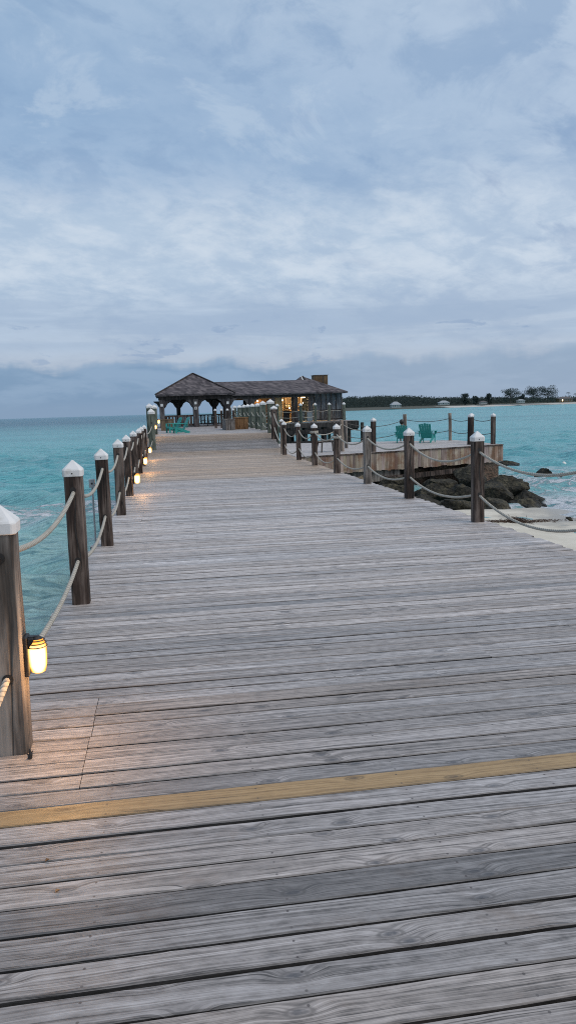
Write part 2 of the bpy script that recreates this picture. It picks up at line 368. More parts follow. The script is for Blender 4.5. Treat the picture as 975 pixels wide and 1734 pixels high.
# ------------------------------------------------------------------ sky and light
def world():
    w = bpy.data.worlds.new('World'); SC.world = w; w.use_nodes = True
    s = NT(w, world=True)
    SUN_EL, SUN_AZ = R(50), R(120)     # azimuth clockwise from +Y
    sky = s.n('ShaderNodeTexSky', sky_type='NISHITA', sun_disc=False, sun_elevation=SUN_EL, sun_rotation=SUN_AZ).outputs[0]
    g = s.n('ShaderNodeTexCoord').outputs['Generated']
    x, y, z = s.sep(s.vm('NORMALIZE', g))
    zz = s.math('MAXIMUM', z, 0.0)
    az = s.math('ARCTAN2', x, y)
    inv = s.math('DIVIDE', 1.0, s.math('ADD', zz, .28))
    # cloud deck: streets run from lower left to upper right
    ca, sa = math.cos(R(28)), math.sin(R(28))
    px_ = s.math('MULTIPLY', x, inv); py_ = s.math('MULTIPLY', y, inv)
    a = s.math('ADD', s.math('MULTIPLY', px_, ca), s.math('MULTIPLY', py_, sa))
    b = s.math('SUBTRACT', s.math('MULTIPLY', py_, ca), s.math('MULTIPLY', px_, sa))
    P = s.comb(s.math('MULTIPLY', a, 1.9), s.math('MULTIPLY', b, 2.2), 3.1)
    n1 = s.noise(P, 1.5, 9, .56, .5)
    n2 = s.noise(s.vm('ADD', P, (7.3, 2.2, 5.0)), 3.4, 8, .58, .35)
    n3 = s.noise(s.vm('ADD', P, (1.3, 8.2, 2.0)), .55, 4, .5, .2)
    n4 = s.noise(s.vm('ADD', P, (4.3, 1.2, 9.0)), 8.0, 8, .68, .3)
    K = 8.8
    def c(r_, g_, b_): return tuple((((q / 255 + .055) / 1.055) ** 2.4) * K for q in (r_, g_, b_))
    # broad tone: bluer to the left and towards the top
    base = s.mix(s.sstep(s.math('ADD', az, s.math('MULTIPLY', n3, .9)), .30, .95), c(150, 177, 205), c(182, 199, 218))
    low = s.sstep(zz, .05, .22)
    base = s.mix(low, c(173, 187, 206), base)
    # soft puffs
    tex = s.math('ADD', s.math('MULTIPLY', n1, .45), s.math('ADD', s.math('MULTIPLY', n2, .37), s.math('MULTIPLY', n4, .18)))
    lightm = s.sstep(tex, .42, .66)
    darkm = s.sstep(tex, .36, .55, 1.0, 0.0)
    base = s.mix(s.math('MULTIPLY', lightm, .48), base, c(184, 201, 222))
    base = s.mix(s.math('MULTIPLY', darkm, .34), base, c(126, 153, 190))
    bb = s.math('MULTIPLY', s.sstep(zz, .12, .18), s.sstep(zz, .22, .30, 1., 0.))
    base = s.mix(s.math('MULTIPLY', bb, s.sstep(az, .55, .0, .25, .50)), base, c(190, 205, 221))
    # brighter ribs in a belt about 10 degrees up
    belt = s.math('MULTIPLY', s.sstep(zz, .11, .17), s.sstep(zz, .23, .33, 1.0, 0.0))
    rib = s.sstep(s.math('ADD', s.math('MULTIPLY', n2, .7), s.math('MULTIPLY', n4, .3)), .38, .66)
    base = s.mix(s.math('MULTIPLY', s.math('MULTIPLY', belt, rib), .60), base, c(212, 221, 231))
    dz = s.math('MULTIPLY', s.math('MULTIPLY', s.sstep(zz, .23, .28), s.sstep(zz, .36, .46, 1., 0.)), s.sstep(az, .1, .5, 1., .45))
    base = s.mix(s.math('MULTIPLY', dz, .42), base, c(140, 169, 202))
    # isolated dark scraps, right side
    n5 = s.noise(s.comb(s.math('MULTIPLY', a, 1.1), s.math('MULTIPLY', b, 2.4), 7.7), 2.0, 6, .55, .3)
    scr = s.math('MULTIPLY', s.sstep(n5, .57, .66), s.sstep(az, .10, .32))
    base = s.mix(s.math('MULTIPLY', s.math('MULTIPLY', scr, s.sstep(zz, .15, .22)), .55), base, c(128, 152, 187))
    n6 = s.noise(s.vm('ADD', P, (11.3, 5.2, 1.0)), 2.3, 8, .62, .5)
    hi = s.sstep(zz, .22, .30)
    base = s.mix(s.math('MULTIPLY', s.math('MULTIPLY', s.sstep(n6, .50, .64), hi), .60), base, c(134, 162, 195))
    base = s.mix(s.math('MULTIPLY', s.math('MULTIPLY', s.sstep(n6, .46, .34), hi), .50), base, c(186, 203, 221))
    cl = s.noise(s.comb(s.math('MULTIPLY', az, 12.0), s.math('MULTIPLY', zz, 42.0), 6.0), 1.0, 7, .6, .4)
    clm = s.math('MULTIPLY', s.math('MULTIPLY', s.sstep(zz, .045, .07), s.sstep(zz, .10, .125, 1., 0.)), s.sstep(cl, .58, .64))
    LOWCL = clm
    # low bank of cumulus at the horizon with a lumpy top
    Q = s.comb(s.math('MULTIPLY', az, 9.0), s.math('MULTIPLY', zz, 34.0), 1.0)
    bn = s.noise(Q, 1.0, 7, .6, .3)
    topn = s.noise(s.comb(s.math('MULTIPLY', az, 5.0), 0.0, 4.0), 1.0, 5, .6)
    # streaks above the clear lilac strip
    st = s.noise(s.comb(s.math('MULTIPLY', az, 3.2), s.math('MULTIPLY', zz, 40.0), 2.0), 1.0, 6, .55, .3)
    stm = s.math('MULTIPLY', s.math('MULTIPLY', s.sstep(zz, .070, .095), s.sstep(zz, .12, .16, 1.0, 0.)), s.sstep(st, .42, .6))
    base = s.mix(s.math('MULTIPLY', stm, .65), base, c(154, 174, 200))
    lil = s.sstep(zz, .055, .085, 1.0, 0.0)
    base = s.mix(s.math('MULTIPLY', lil, .75), base, c(170, 182, 200))
    hgt = s.math('ADD', s.math('MULTIPLY', topn, .085), .028)
    e = s.math('SUBTRACT', hgt, s.math('SUBTRACT', zz, s.math('MULTIPLY', s.math('SUBTRACT', bn, .5), .045)))
    bank = s.sstep(e, .0, .014)
    bk = s.mix(s.sstep(bn, .40, .62), c(112, 144, 178), c(130, 158, 189))
    bk = s.mix(s.sstep(zz, .0, .03), c(124, 151, 181), bk)
    base = s.mix(s.math('MULTIPLY', bank, s.sstep(az, .05, .30, .92, .55)), base, bk)
    base = s.mix(s.math('MULTIPLY', LOWCL, .6), base, c(135, 158, 190))
    # below the horizon
    base = s.mix(s.sstep(z, -.02, -.001, 1.0, 0.0), base, c(110, 135, 160))
    col = s.mix(.93, sky, base)
    bg = s.n('ShaderNodeBackground', i={'Color': col, 'Strength': .1})
    o = s.n('ShaderNodeOutputWorld'); s.t.links.new(bg.outputs[0], o.inputs[0])
    ld = bpy.data.lights.new('sun', 'SUN'); ld.energy = 1.5; ld.angle = R(55); ld.color = (1, .89, .79)
    lo = bpy.data.objects.new('sun', ld); COL.objects.link(lo)
    d = Vector((math.sin(SUN_AZ) * math.cos(SUN_EL), math.cos(SUN_AZ) * math.cos(SUN_EL), math.sin(SUN_EL)))
    lo.rotation_euler = d.to_track_quat('Z', 'Y').to_euler(); lo.location = (20, -10, 30)
world()

# ------------------------------------------------------------------ ground, sand, water
def sand_h(x, y):
    """height of the beach and sea bed"""
    dx = max(0, 1.5 - x, x - 10.6 - .12 * max(0, 20 - y)); dy = max(0, y - 21.2)
    d = math.hypot(dx, dy)
    n_ = noise.noise((x * .35, y * .35, 0)) * .10 + noise.noise((x * 2.1, y * 2.1, 3)) * .018 + noise.noise((x * 6, y * 6, 3)) * .006
    top = -1.36 + max(0, 14 - y) * .006
    inner = min(1, max(0, min(x - 1.5, 10.6 - x, 21.2 - y)) / 4)
    return top - .16 * (1 - inner) - d * .16 - .02 * d * d * (d < 12) - (2.9 if d >= 12 else 0) * min(1, (d - 12) / 5 if d > 12 else 0) + n_ * (1 if d < 3 else .4)

def build_sand():
    nx, ny = 260, 260; x0, x1, y0, y1 = -22, 30, -16, 44
    V = [(x0 + (x1 - x0) * i / nx, y0 + (y1 - y0) * j / ny) for j in range(ny + 1) for i in range(nx + 1)]
    V = [(x, y, max(sand_h(x, y), -4.6)) for x, y in V]
    F = [(j * (nx + 1) + i, j * (nx + 1) + i + 1, (j + 1) * (nx + 1) + i + 1, (j + 1) * (nx + 1) + i) for j in range(ny) for i in range(nx)]
    s = NT('wet_and_dry_sand'); tc = s.n('ShaderNodeTexCoord').outputs['Object']
    x, y, z = s.sep(tc)
    a = s.noise(tc, 1.2, 6, .6); b = s.noise(tc, 60, 4, .6); w = s.noise(s.comb(s.math('MULTIPLY', x, .5), s.math('MULTIPLY', y, 1.6)), 2, 5, .6)
    col = s.ramp(a, [(.3, (.50, .46, .38)), (.6, (.64, .60, .51))])
    wet = s.sstep(s.math('ADD', z, s.math('MULTIPLY', a, .12)), -1.50, -1.40, 1., 0.)
    col = s.mix(s.math('MULTIPLY', wet, .75), col, (.24, .225, .20))
    wd = s.math('MULTIPLY', s.sstep(w, .60, .72), s.sstep(s.math('ABSOLUTE', s.math('SUBTRACT', y, 19.0)), .1, 1.2, .5, 0.))
    col = s.mix(wd, col, (.12, .08, .05))
    m = s.out(col, s.lin(wet, 0, 1, .95, .35), s.math('ADD', a, b), .5, .02, .3)
    mb = MB(); mb.add(V, F); o = mb.build('beach_sand', m, smooth_=True); o['kind'] = 'structure'
    # sea bed reaching the horizon
    mb = MB(); S = 61000; mb.add([(-S, -S, -4.65), (S, -S, -4.65), (S, S, -4.65), (-S, S, -4.65)], [(0, 1, 2, 3)])
    o = mb.build('sea_bed', m); o['kind'] = 'structure'
build_sand()

def build_water():
    rs = [1.5]
    while rs[-1] < 280: rs.append(rs[-1] + max(.10, rs[-1] * .009))
    while rs[-1] < 60000: rs.append(rs[-1] * 1.06)
    rs = np.array(rs); th = np.radians(np.linspace(-78, 96, 640))
    Rr, T = np.meshgrid(rs, th, indexing='ij'); X = Rr * np.sin(T); Y = Rr * np.cos(T)
    rng = np.random.RandomState(3); Z = np.zeros_like(X)
    sp = np.maximum(Rr * .009, Rr * np.radians(174 / 640))
    for i in range(70):
        lam = .35 * (11 ** rng.rand()); amp = lam * .0125 * (.6 + .8 * rng.rand())
        an = R(8) + rng.randn() * R(33); kx, ky = math.sin(an), math.cos(an)
        fade = np.clip((lam / sp - 2.2) / 3, 0, 1)
        ph = (X * kx + Y * ky) * 2 * math.pi / lam + rng.rand() * 6.28 + .7 * np.sin((X * ky - Y * kx) * 2 * math.pi / (lam * 5.3) + rng.rand() * 6)
        Z += amp * fade * (1 - 2 * np.abs(np.sin(ph / 2)) ** 1.3 + .2)
    # small breakers close to the beach
    lft = 1 / (1 + np.exp((X + 1.5) * 1.5)); rgt = 1 / (1 + np.exp(-(X - 11.2) * 1.5))
    for yc, hh, ww, msk in ((29.6, .20, .55, lft), (25.6, .10, .5, lft), (26.3, .16, .6, rgt), (22.6, .10, .45, rgt), (31.5, .16, .6, rgt)):
        yy = yc + .5 * np.sin(X * .45 + yc) + .25 * np.sin(X * 1.7 + 2 * yc)
        dY = Y - yy
        Z += hh * msk * np.exp(-(dY / np.where(dY > 0, ww * 1.5, ww * .6)) ** 2) * (.75 + .25 * np.sin(X * 2.3 + yc))
    near = 1 / (1 + np.exp(-(np.abs(Y - 27) - 8) * .6)); Z *= 1.0
    nr, nt = X.shape
    co = np.stack([X, Y, Z + WATER], -1).reshape(-1, 3).astype('f')
    me = bpy.data.meshes.new('sea_water'); idx = np.arange(nr * nt).reshape(nr, nt)
    q = np.stack([idx[:-1, :-1], idx[:-1, 1:], idx[1:, 1:], idx[1:, :-1]], -1).reshape(-1, 4)[:, ::-1]
    me.vertices.add(len(co)); me.vertices.foreach_set('co', co.ravel())
    me.loops.add(q.size); me.loops.foreach_set('vertex_index', q.ravel().astype('i'))
    me.polygons.add(len(q)); me.polygons.foreach_set('loop_start', (np.arange(len(q)) * 4).astype('i'))
    me.polygons.foreach_set('loop_total', np.full(len(q), 4, 'i'))
    me.polygons.foreach_set('use_smooth', np.ones(len(q), bool)); me.update(calc_edges=True)
    o = bpy.data.objects.new('sea_water', me); COL.objects.link(o); o['kind'] = 'structure'
    s = NT('turquoise_sea'); tc = s.n('ShaderNodeTexCoord').outputs['Object']; x, y, z = s.sep(tc)
    dist = s.n('ShaderNodeVectorMath', operation='LENGTH', i={0: s.comb(x, y)}).outputs['Value']
    big = s.noise(s.comb(s.math('MULTIPLY', x, .012), s.math('MULTIPLY', y, .03)), 1, 4, .55)
    mid = s.noise(s.comb(s.math('MULTIPLY', x, .12), s.math('MULTIPLY', y, .40)), 1, 5, .6, .4)
    col = s.mix(s.sstep(dist, 6, 45), (.44, .63, .59), (.15, .47, .51))
    col = s.mix(s.math('MULTIPLY', s.sstep(mid, .45, .7), .5), col, (.15, .46, .47))
    left = s.sstep(s.math('DIVIDE', x, s.math('ADD', s.math('ABSOLUTE', y), 1.0)), -.12, .38, 1., 0.)
    far = s.math('MULTIPLY', s.sstep(dist, 60, 420), left)
    col = s.mix(s.math('MULTIPLY', far, .85), col, (.006, .09, .18))
    col = s.mix(s.math('MULTIPLY', s.sstep(big, .45, .65), .45), col, (.05, .23, .28))
    rip = s.noise(s.comb(s.math('MULTIPLY', x, .8), s.math('MULTIPLY', y, 3.2)), 1.3, 6, .62, .6)  # light and dark sides of wavelets painted into the water colour
    col = s.mix(s.math('MULTIPLY', s.sstep(rip, .50, .62, 0., .55), s.sstep(dist, 80, 450, 1., .35)), col, (.05, .20, .26))
    col = s.mix(s.math('MULTIPLY', s.sstep(rip, .36, .47, .45, 0.), s.sstep(dist, 80, 450, 1., .15)), col, (.30, .58, .60))
    # foam where waves break
    fn = s.noise(s.comb(s.math('MULTIPLY', x, .9), s.math('MULTIPLY', y, 1.4)), 2.2, 8, .68, .6)
    fl = s.noise(s.comb(s.math('MULTIPLY', x, .25), s.math('MULTIPLY', y, .6)), 1.3, 3, .5)
    bL = s.math('MULTIPLY', s.math('MULTIPLY', s.sstep(y, 22.0, 26.0), s.sstep(y, 28.6, 29.8, 1., 0.)), s.sstep(x, -1., 0., 1., 0.))
    bR = s.math('MULTIPLY', s.math('MULTIPLY', s.sstep(y, 17.0, 20.0), s.sstep(y, 28.0, 40.0, 1., 0.)), s.sstep(x, 8., 10.))
    band = s.math('MAXIMUM', bL, bR)
    fm = s.math('MULTIPLY', band, s.sstep(s.math('ADD', fn, s.math('MULTIPLY', s.math('SUBTRACT', fl, .5), .5)), .46, .58))
    wk = s.math('MULTIPLY', s.math('MULTIPLY', s.sstep(y, 12., 20.), s.sstep(y, 33., 45., 1., 0.)), s.sstep(fn, .60, .68))
    edge = s.math('MULTIPLY', s.math('MULTIPLY', s.sstep(x, 9.5, 10.5), s.sstep(y, 23.5, 25.5, 1., 0.)), s.sstep(fn, .38, .50))
    fm = s.math('MAXIMUM', fm, s.math('MULTIPLY', wk, .28)); fm = s.math('MAXIMUM', fm, s.math('MULTIPLY', edge, .95))
    col = s.mix(fm, col, (.62, .66, .70))
    # ripples
    r1 = s.noise(s.comb(s.math('MULTIPLY', x, 2.2), s.math('MULTIPLY', y, 5.0)), 1.8, 6, .65, .5)
    r2 = s.noise(s.comb(s.math('MULTIPLY', x, .25), s.math('MULTIPLY', y, .8)), 1.0, 5, .6, .4)
    h = s.math('ADD', s.math('MULTIPLY', r1, s.lin(dist, 20, 200, .16, .40)), s.math('MULTIPLY', r2, s.lin(dist, 30, 500, .12, 2.6)))
    h = s.math('ADD', h, s.math('MULTIPLY', fm, .05))
    m = s.out(col, s.lin(fm, 0, 1, .22, .8), h, 1.0, 1.0, .25, IOR=1.33)
    me.materials.append(m)
build_water()

# ------------------------------------------------------------------ pier
def deck_z(y):
    return .5 * smooth(27, 38, y) if y > 27 else 0.0
def edge_r(y):
    if y < 27: return 4.17
    return 4.17 + (5.5 - 4.17) * smooth(26, 44, y)
def edge_l(y):
    return -.97 - .35 * smooth(34, 44, y)

def plank(mb, x0, x1, y, w, zf, tone, seg, th=.035, skew=None):
    """one board across the pier with worn, slightly wavy edges"""
    n_ = max(1, int((x1 - x0) / seg)); sd = random.random() * 900; uo = random.random() * 60; vo = random.random() * 40
    zo = random.uniform(-.0022, .0022); tilt = random.uniform(-.0015, .0015)
    V = []; F = []; U = []
    amp = .0060
    for i in range(n_ + 1):
        x = x0 + (x1 - x0) * i / n_
        e0 = noise.noise((x * 1.4, sd, 0)) * amp + noise.noise((x * 9, sd, 4)) * amp * .35
        e1 = noise.noise((x * 1.4, sd, 9)) * amp + noise.noise((x * 9, sd, 14)) * amp * .35
        zw = zo + noise.noise((x * .8, sd, 20)) * .002
        a, b = y + e0, y + w + e1
        zc = zf(y)
        prof = ((a, -th), (a, -.004), (a + .004, 0), (b - .004, 0), (b, -.004), (b, -th))
        for j, (yy, z) in enumerate(prof): V.append((x, yy, zc + z + zw + tilt * (j / 5)))
    vv = (0, .01, .016, w - .006, w, w + .02); T = []; LU = []; sh = (.16, .55, 1, .55, .16)  # sides and bevels toned darker: edge grime plus gap shade put into the colour
    for i in range(n_):
        xa = x0 + (x1 - x0) * i / n_; xb = x0 + (x1 - x0) * (i + 1) / n_
        for j in range(5):
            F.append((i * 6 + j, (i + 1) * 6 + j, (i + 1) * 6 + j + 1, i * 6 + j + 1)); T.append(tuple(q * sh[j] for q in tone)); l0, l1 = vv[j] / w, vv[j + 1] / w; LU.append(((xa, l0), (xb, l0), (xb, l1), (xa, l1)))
            U.append(((xa + uo, vv[j] + vo), (xb + uo, vv[j] + vo), (xb + uo, vv[j + 1] + vo), (xa + uo, vv[j + 1] + vo)))
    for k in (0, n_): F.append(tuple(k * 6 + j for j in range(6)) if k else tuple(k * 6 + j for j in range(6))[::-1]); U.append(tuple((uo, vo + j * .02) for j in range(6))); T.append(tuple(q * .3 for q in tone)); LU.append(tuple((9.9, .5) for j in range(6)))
    mb.add(V, F, U, tone, T, LU)

def build_pier():
    t = empty('wooden_pier', (1.6, 0, 0), 0, 'long weathered grey plank pier running from the foreground to the pavilion', 'pier')
    mb = MB(); new = MB(); y = -1.2
    first = [1.845, 1.973, 2.098, 2.233, 2.374, 2.501, 2.624, 2.726, 2.761]
    edges = []
    yy = 1.845
    while yy > -1.4: yy -= random.uniform(.130, .142); edges.append(yy)
    edges = edges[::-1] + [1.845, 1.973, 2.098, 2.233, 2.374, 2.501, 2.632, 2.762, 2.895, 3.029]
    while edges[-1] < 50.5: edges.append(edges[-1] + random.uniform(.128, .140))
    for a, b in zip(edges[:-1], edges[1:]):
        gap = random.choice((.008, .009, .010, .011, .013, .016)) * (.85 if a < 4 else 1.0 if a < 30 else .8)
        if a < 2.9 and random.random() < .2: gap = .015
        w = b - a - gap
        seg = .07 if a < 4 else .14 if a < 9 else .3 if a < 20 else .8
        q = random.random(); br = (.76 + .38 * random.random()) * (.77 + .50 * smooth(2.5, 8, a) - .16 * smooth(13, 18, a))  # boards lighter past the foreground: grazing sheen and lens falloff painted into tone
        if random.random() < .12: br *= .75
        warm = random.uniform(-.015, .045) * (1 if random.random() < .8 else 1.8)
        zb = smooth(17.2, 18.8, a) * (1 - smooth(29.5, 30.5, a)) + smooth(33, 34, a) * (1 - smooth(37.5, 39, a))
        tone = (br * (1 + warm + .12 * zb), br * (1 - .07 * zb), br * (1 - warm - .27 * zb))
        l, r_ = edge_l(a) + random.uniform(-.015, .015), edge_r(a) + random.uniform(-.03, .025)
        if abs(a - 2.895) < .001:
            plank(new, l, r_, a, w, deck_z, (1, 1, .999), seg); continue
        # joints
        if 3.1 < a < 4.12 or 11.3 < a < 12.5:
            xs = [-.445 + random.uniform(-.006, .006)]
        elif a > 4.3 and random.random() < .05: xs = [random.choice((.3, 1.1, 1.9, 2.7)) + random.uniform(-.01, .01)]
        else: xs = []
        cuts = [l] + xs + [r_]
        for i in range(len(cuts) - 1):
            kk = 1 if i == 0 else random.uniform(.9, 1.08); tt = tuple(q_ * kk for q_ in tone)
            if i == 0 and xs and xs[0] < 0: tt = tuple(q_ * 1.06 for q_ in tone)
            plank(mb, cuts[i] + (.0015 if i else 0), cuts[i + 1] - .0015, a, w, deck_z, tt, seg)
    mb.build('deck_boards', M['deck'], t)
    new.build('replacement_board', M['deck_new'], t, 'single newer honey-yellow board among the grey ones')
    # joists under the boards and piles
    st = MB()
    for x in (-.80, .8, 2.4, 4.0):
        ys = list(range(-2, 51, 2)); V = []; F = []
        for q in ys: V += [(x - .04, q, deck_z(q) - .30), (x + .04, q, deck_z(q) - .30), (x + .04, q, deck_z(q) - .045), (x - .04, q, deck_z(q) - .045)]
        for k in range(len(ys) - 1):
            for e in range(4): F.append((k * 4 + e, k * 4 + (e + 1) % 4, (k + 1) * 4 + (e + 1) % 4, (k + 1) * 4 + e))
        F += [(0, 1, 2, 3), tuple(len(V) - 4 + e for e in range(4))[::-1]]
        st.add(V, F)
    build_each(st, 'joist', M['dark'], t)
    pl = MB(); cb = MB()
    for y0 in np.arange(3.6, 50, 2.87):
        for x in (.2, 3.4): pl.tube([(x, y0 + .3, -4.4), (x, y0 + .3, deck_z(y0) - .57)], .13, 10)
        cb.b2(-.75, 3.95, y0 + .15, y0 + .45, deck_z(y0) - .56, deck_z(y0) - .31)
    build_each(pl, 'pile', M['dark'], t); build_each(cb, 'cross_beam', M['dark'], t)
    return t
build_pier()

# platform under the pavilion and bar
def build_platform():
    t = empty('pavilion_platform', (5, 62, .5), 0, 'raised plank platform at the sea end of the pier carrying pavilion and bar', 'platform')
    mb = MB()
    def field(x0, x1, y0, y1):
        y = y0
        while y < y1:
            br = .82 + .25 * random.random()
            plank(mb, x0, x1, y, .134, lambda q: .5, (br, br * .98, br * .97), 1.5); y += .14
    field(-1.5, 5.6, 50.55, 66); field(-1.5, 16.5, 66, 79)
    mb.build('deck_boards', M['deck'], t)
    f = MB(); f.b2(5.6, 5.66, 50.6, 65.9, -.1, .45); f.b2(5.7, 16.5, 65.86, 65.92, -.15, .45); f.b2(-1.56, -1.5, 50.6, 79, -.1, .45)
    f.b2(-1.5, 16.5, 66.1, 66.4, -.35, -.16); f.b2(16.5, 16.56, 66, 79, -.15, .45)
    build_each(f, 'fascia', M['dark'], t)
    p = MB()
    for x in (-1.2, 2, 5.2, 8.4, 11.6, 14.6, 17.1):
        for y in (51.5, 57, 62, 67, 72, 78):
            if y < 66 and x > 5.3: continue
            p.tube([(x, y, -4.4), (x, y, .3)], .16, 8)
    build_each(p, 'pile', M['dark'], t)
build_platform()

# ------------------------------------------------------------------ posts with pyramid caps
def post_proto(name, mat, w=.142, h=1.06, below=1.4, cap=True, rope_h=(.945, .37), capw=1.15, round_=False, label=None, cat='post', holes=True):
    t = empty(name, (0, 0, 0), 0, label, cat)
    mb = MB(); hw = w / 2
    if round_:
        pts = []; rr = []
        for i in range(12):
            z = -below + (h + below) * i / 11
            pts.append((noise.noise((z, 3, 1)) * .015, noise.noise((z, 5, 1)) * .015, z)); rr.append(hw * (1 - .06 * i / 11) * (1 + .03 * noise.noise((z * 3, 1, 1))))
        mb.tube(pts, rr, 14, True, False)
        mb.build('shaft', mat, t, smooth_=True)
    else:
        n_ = 16; V = []; F = []; c_ = .014
        ring = [(-hw + c_, -hw), (hw - c_, -hw), (hw, -hw + c_), (hw, hw - c_), (hw - c_, hw), (-hw + c_, hw), (-hw, hw - c_), (-hw, -hw + c_)]
        sd = random.random() * 99
        for i in range(n_ + 1):
            z = -below + (h + below) * i / n_
            for k, (x, y) in enumerate(ring):
                jt = 1 + .035 * noise.noise((x * 9 + sd, y * 9, z * 2.2))
                V.append((x * jt + .004 * noise.noise((z * 2, sd, 0)), y * jt + .004 * noise.noise((z * 2, sd, 5)), z))
        for i in range(n_):
            for k in range(8): F.append((i * 8 + k, i * 8 + (k + 1) % 8, (i + 1) * 8 + (k + 1) % 8, (i + 1) * 8 + k))
        F.append(tuple(range(8))[::-1]); F.append(tuple(n_ * 8 + k for k in range(8)))
        mb.add(V, F); mb.build('shaft', mat, t)
    if cap:
        cw = hw * capw; k = w / .15; cm = MB()
        z0 = h - .008 * k; z1 = z0 + .054 * k; z2 = z1 + .011 * k; z3 = z1 + .086 * k
        c_ = .02 * k
        def ring(a, z, c_): return [(-a + c_, -a, z), (a - c_, -a, z), (a, -a + c_, z), (a, a - c_, z), (a - c_, a, z), (-a + c_, a, z), (-a, a - c_, z), (-a, -a + c_, z)]
        V = ring(cw * .98, z0, c_) + ring(cw, z1, c_) + ring(cw * .93, z2, c_) + ring(cw * .12, z3 - .006 * k, c_ * .2) + [(0, 0, z3)]
        F = [tuple(range(8))[::-1]]
        for i in range(3):
            for q in range(8): F.append((i * 8 + q, i * 8 + (q + 1) % 8, (i + 1) * 8 + (q + 1) % 8, (i + 1) * 8 + q))
        for q in range(8): F.append((24 + q, 24 + (q + 1) % 8, 32))
        cm.add(V, F); cp = cm.build('cap', M['cap'], t, bevel=.004)
        sc = MB(); sc.tube([(0, -cw - .003, z0 + .028 * k), (0, -cw + .004, z0 + .028 * k)], .006 * k, 8); sc.build('screw', M['black'], cp)
    if holes:
        hm = MB()
        for z in rope_h:
            hm.tube([(0, -hw - .004, z), (0, -hw + .01, z)], .025, 12)
            hm.tube([(0, hw + .004, z), (0, hw - .01, z)], .028, 12)
        build_each(hm, 'rope_hole', M['black'], t)
    return t

GL = 'capped posts of the left rope rail'; GR = 'capped posts of the right rope rail'
ordn = ['nearest', 'second', 'third', 'fourth', 'fifth', 'sixth', 'seventh', 'eighth', 'ninth', 'tenth', 'eleventh', 'twelfth', 'thirteenth']
P_brown = post_proto('rail_post', M['post']); P_grey = post_proto('rail_post', M['post_grey'])
P_tall = post_proto('mooring_pile', M['pile_green'], .25, 1.46, 3.5, rope_h=(1.1, .45), round_=False)
used = set()
def put(proto, loc, rz, label, group, sc=None, name=None):
    if proto.name not in used: used.add(proto.name); o = proto
    else: o = copy_tree(proto)
    o.location = loc; o.rotation_euler = (random.uniform(-.014, .014), random.uniform(-.014, .014), rz)
    o.scale = sc if sc else (1, 1, random.uniform(.985, 1.02))
    o['label'] = label; o['group'] = group; o['category'] = 'post' if 'pile' not in proto.name else 'piling'
    return o
left_y = [3.625 + 2.87 * k for k in range(9)]
for k, y in enumerate(left_y):
    lab = {0: 'nearest post of the left rail, pale grey streaked wood, with a lit lantern',
           1: 'second post of the left rail, dark brown with a long split',
           2: 'third post of the left rail, reddish brown with a pale stained foot',
           3: 'fourth post of the left rail, dark brown, beside a small grey electrical box'}.get(k, '%s post from the near end of the left rail, brown%s' % (ordn[k], ', with lit lantern' if k in (4, 6, 8) else ', no lantern'))
    put(P_grey if k == 0 else P_brown, (-.785, y, 0), random.uniform(-.03, .03), lab, GL)
mb = MB(); zs = [1.02 - .075 * i for i in range(11)]; yf = left_y[1] - .0795
for i in range(10):
    x0, x1 = -.785 + .012 * math.sin(i * .9) + .002 * i, -.785 + .012 * math.sin((i + 1) * .9) + .002 * (i + 1)
    w0, w1 = .0055 * math.sin(math.pi * (i + .3) / 11), .0055 * math.sin(math.pi * (i + 1.3) / 11)
    mb.v += [(x0 - w0, yf, zs[i]), (x0 + w0, yf, zs[i])] if i == 0 else []
    mb.v += [(x1 - w1, yf, zs[i + 1]), (x1 + w1, yf, zs[i + 1])]
    mb.f.append((2 * i, 2 * i + 1, 2 * i + 3, 2 * i + 2)); mb.uv.append(None); mb.tone.append((1, 1, 1)); mb.luv.append(None)
second = [o for o in COL.objects if o.get('label', '').startswith('second post of the left rail')][0]
second.rotation_euler = (0, 0, 0); mb.v = [(x, y, z) for x, y, z in mb.v]
mb.build('split', M['black'], second)
right_y = [6.7, 9.64, 12.6, 15.4, 18.3, 21.15, 23.8, 26.8]
for k, y in enumerate(right_y):
    if k == 0: continue
    lab = {1: 'nearest post of the right rail, very dark brown, in front of the rocks and sand', 7: 'farthest square brown post of the right rail, paired with a paler pole'}.get(k, '%s post from the near end of the right rail, grey-brown, white cap' % ordn[k - 1])
    put(P_brown if k != 3 else P_grey, (4.02, y, 0), random.uniform(-.05, .05), lab, GR)
pale = post_proto('pale_pole', M['pale_pole'], .11, 1.16, 1.5, capw=1.3, holes=False); pale.location = (4.02, 27.35, .0)
tag(pale, 'slim pale pole with white cap behind the last square post of the right rail', 'pole')
pr = put(P_brown, (4.62, 33.65, .33), 0, 'large brown post with wide white cap standing alone where the pier ramps up', GR, (1.75, 1.75, 1.22))

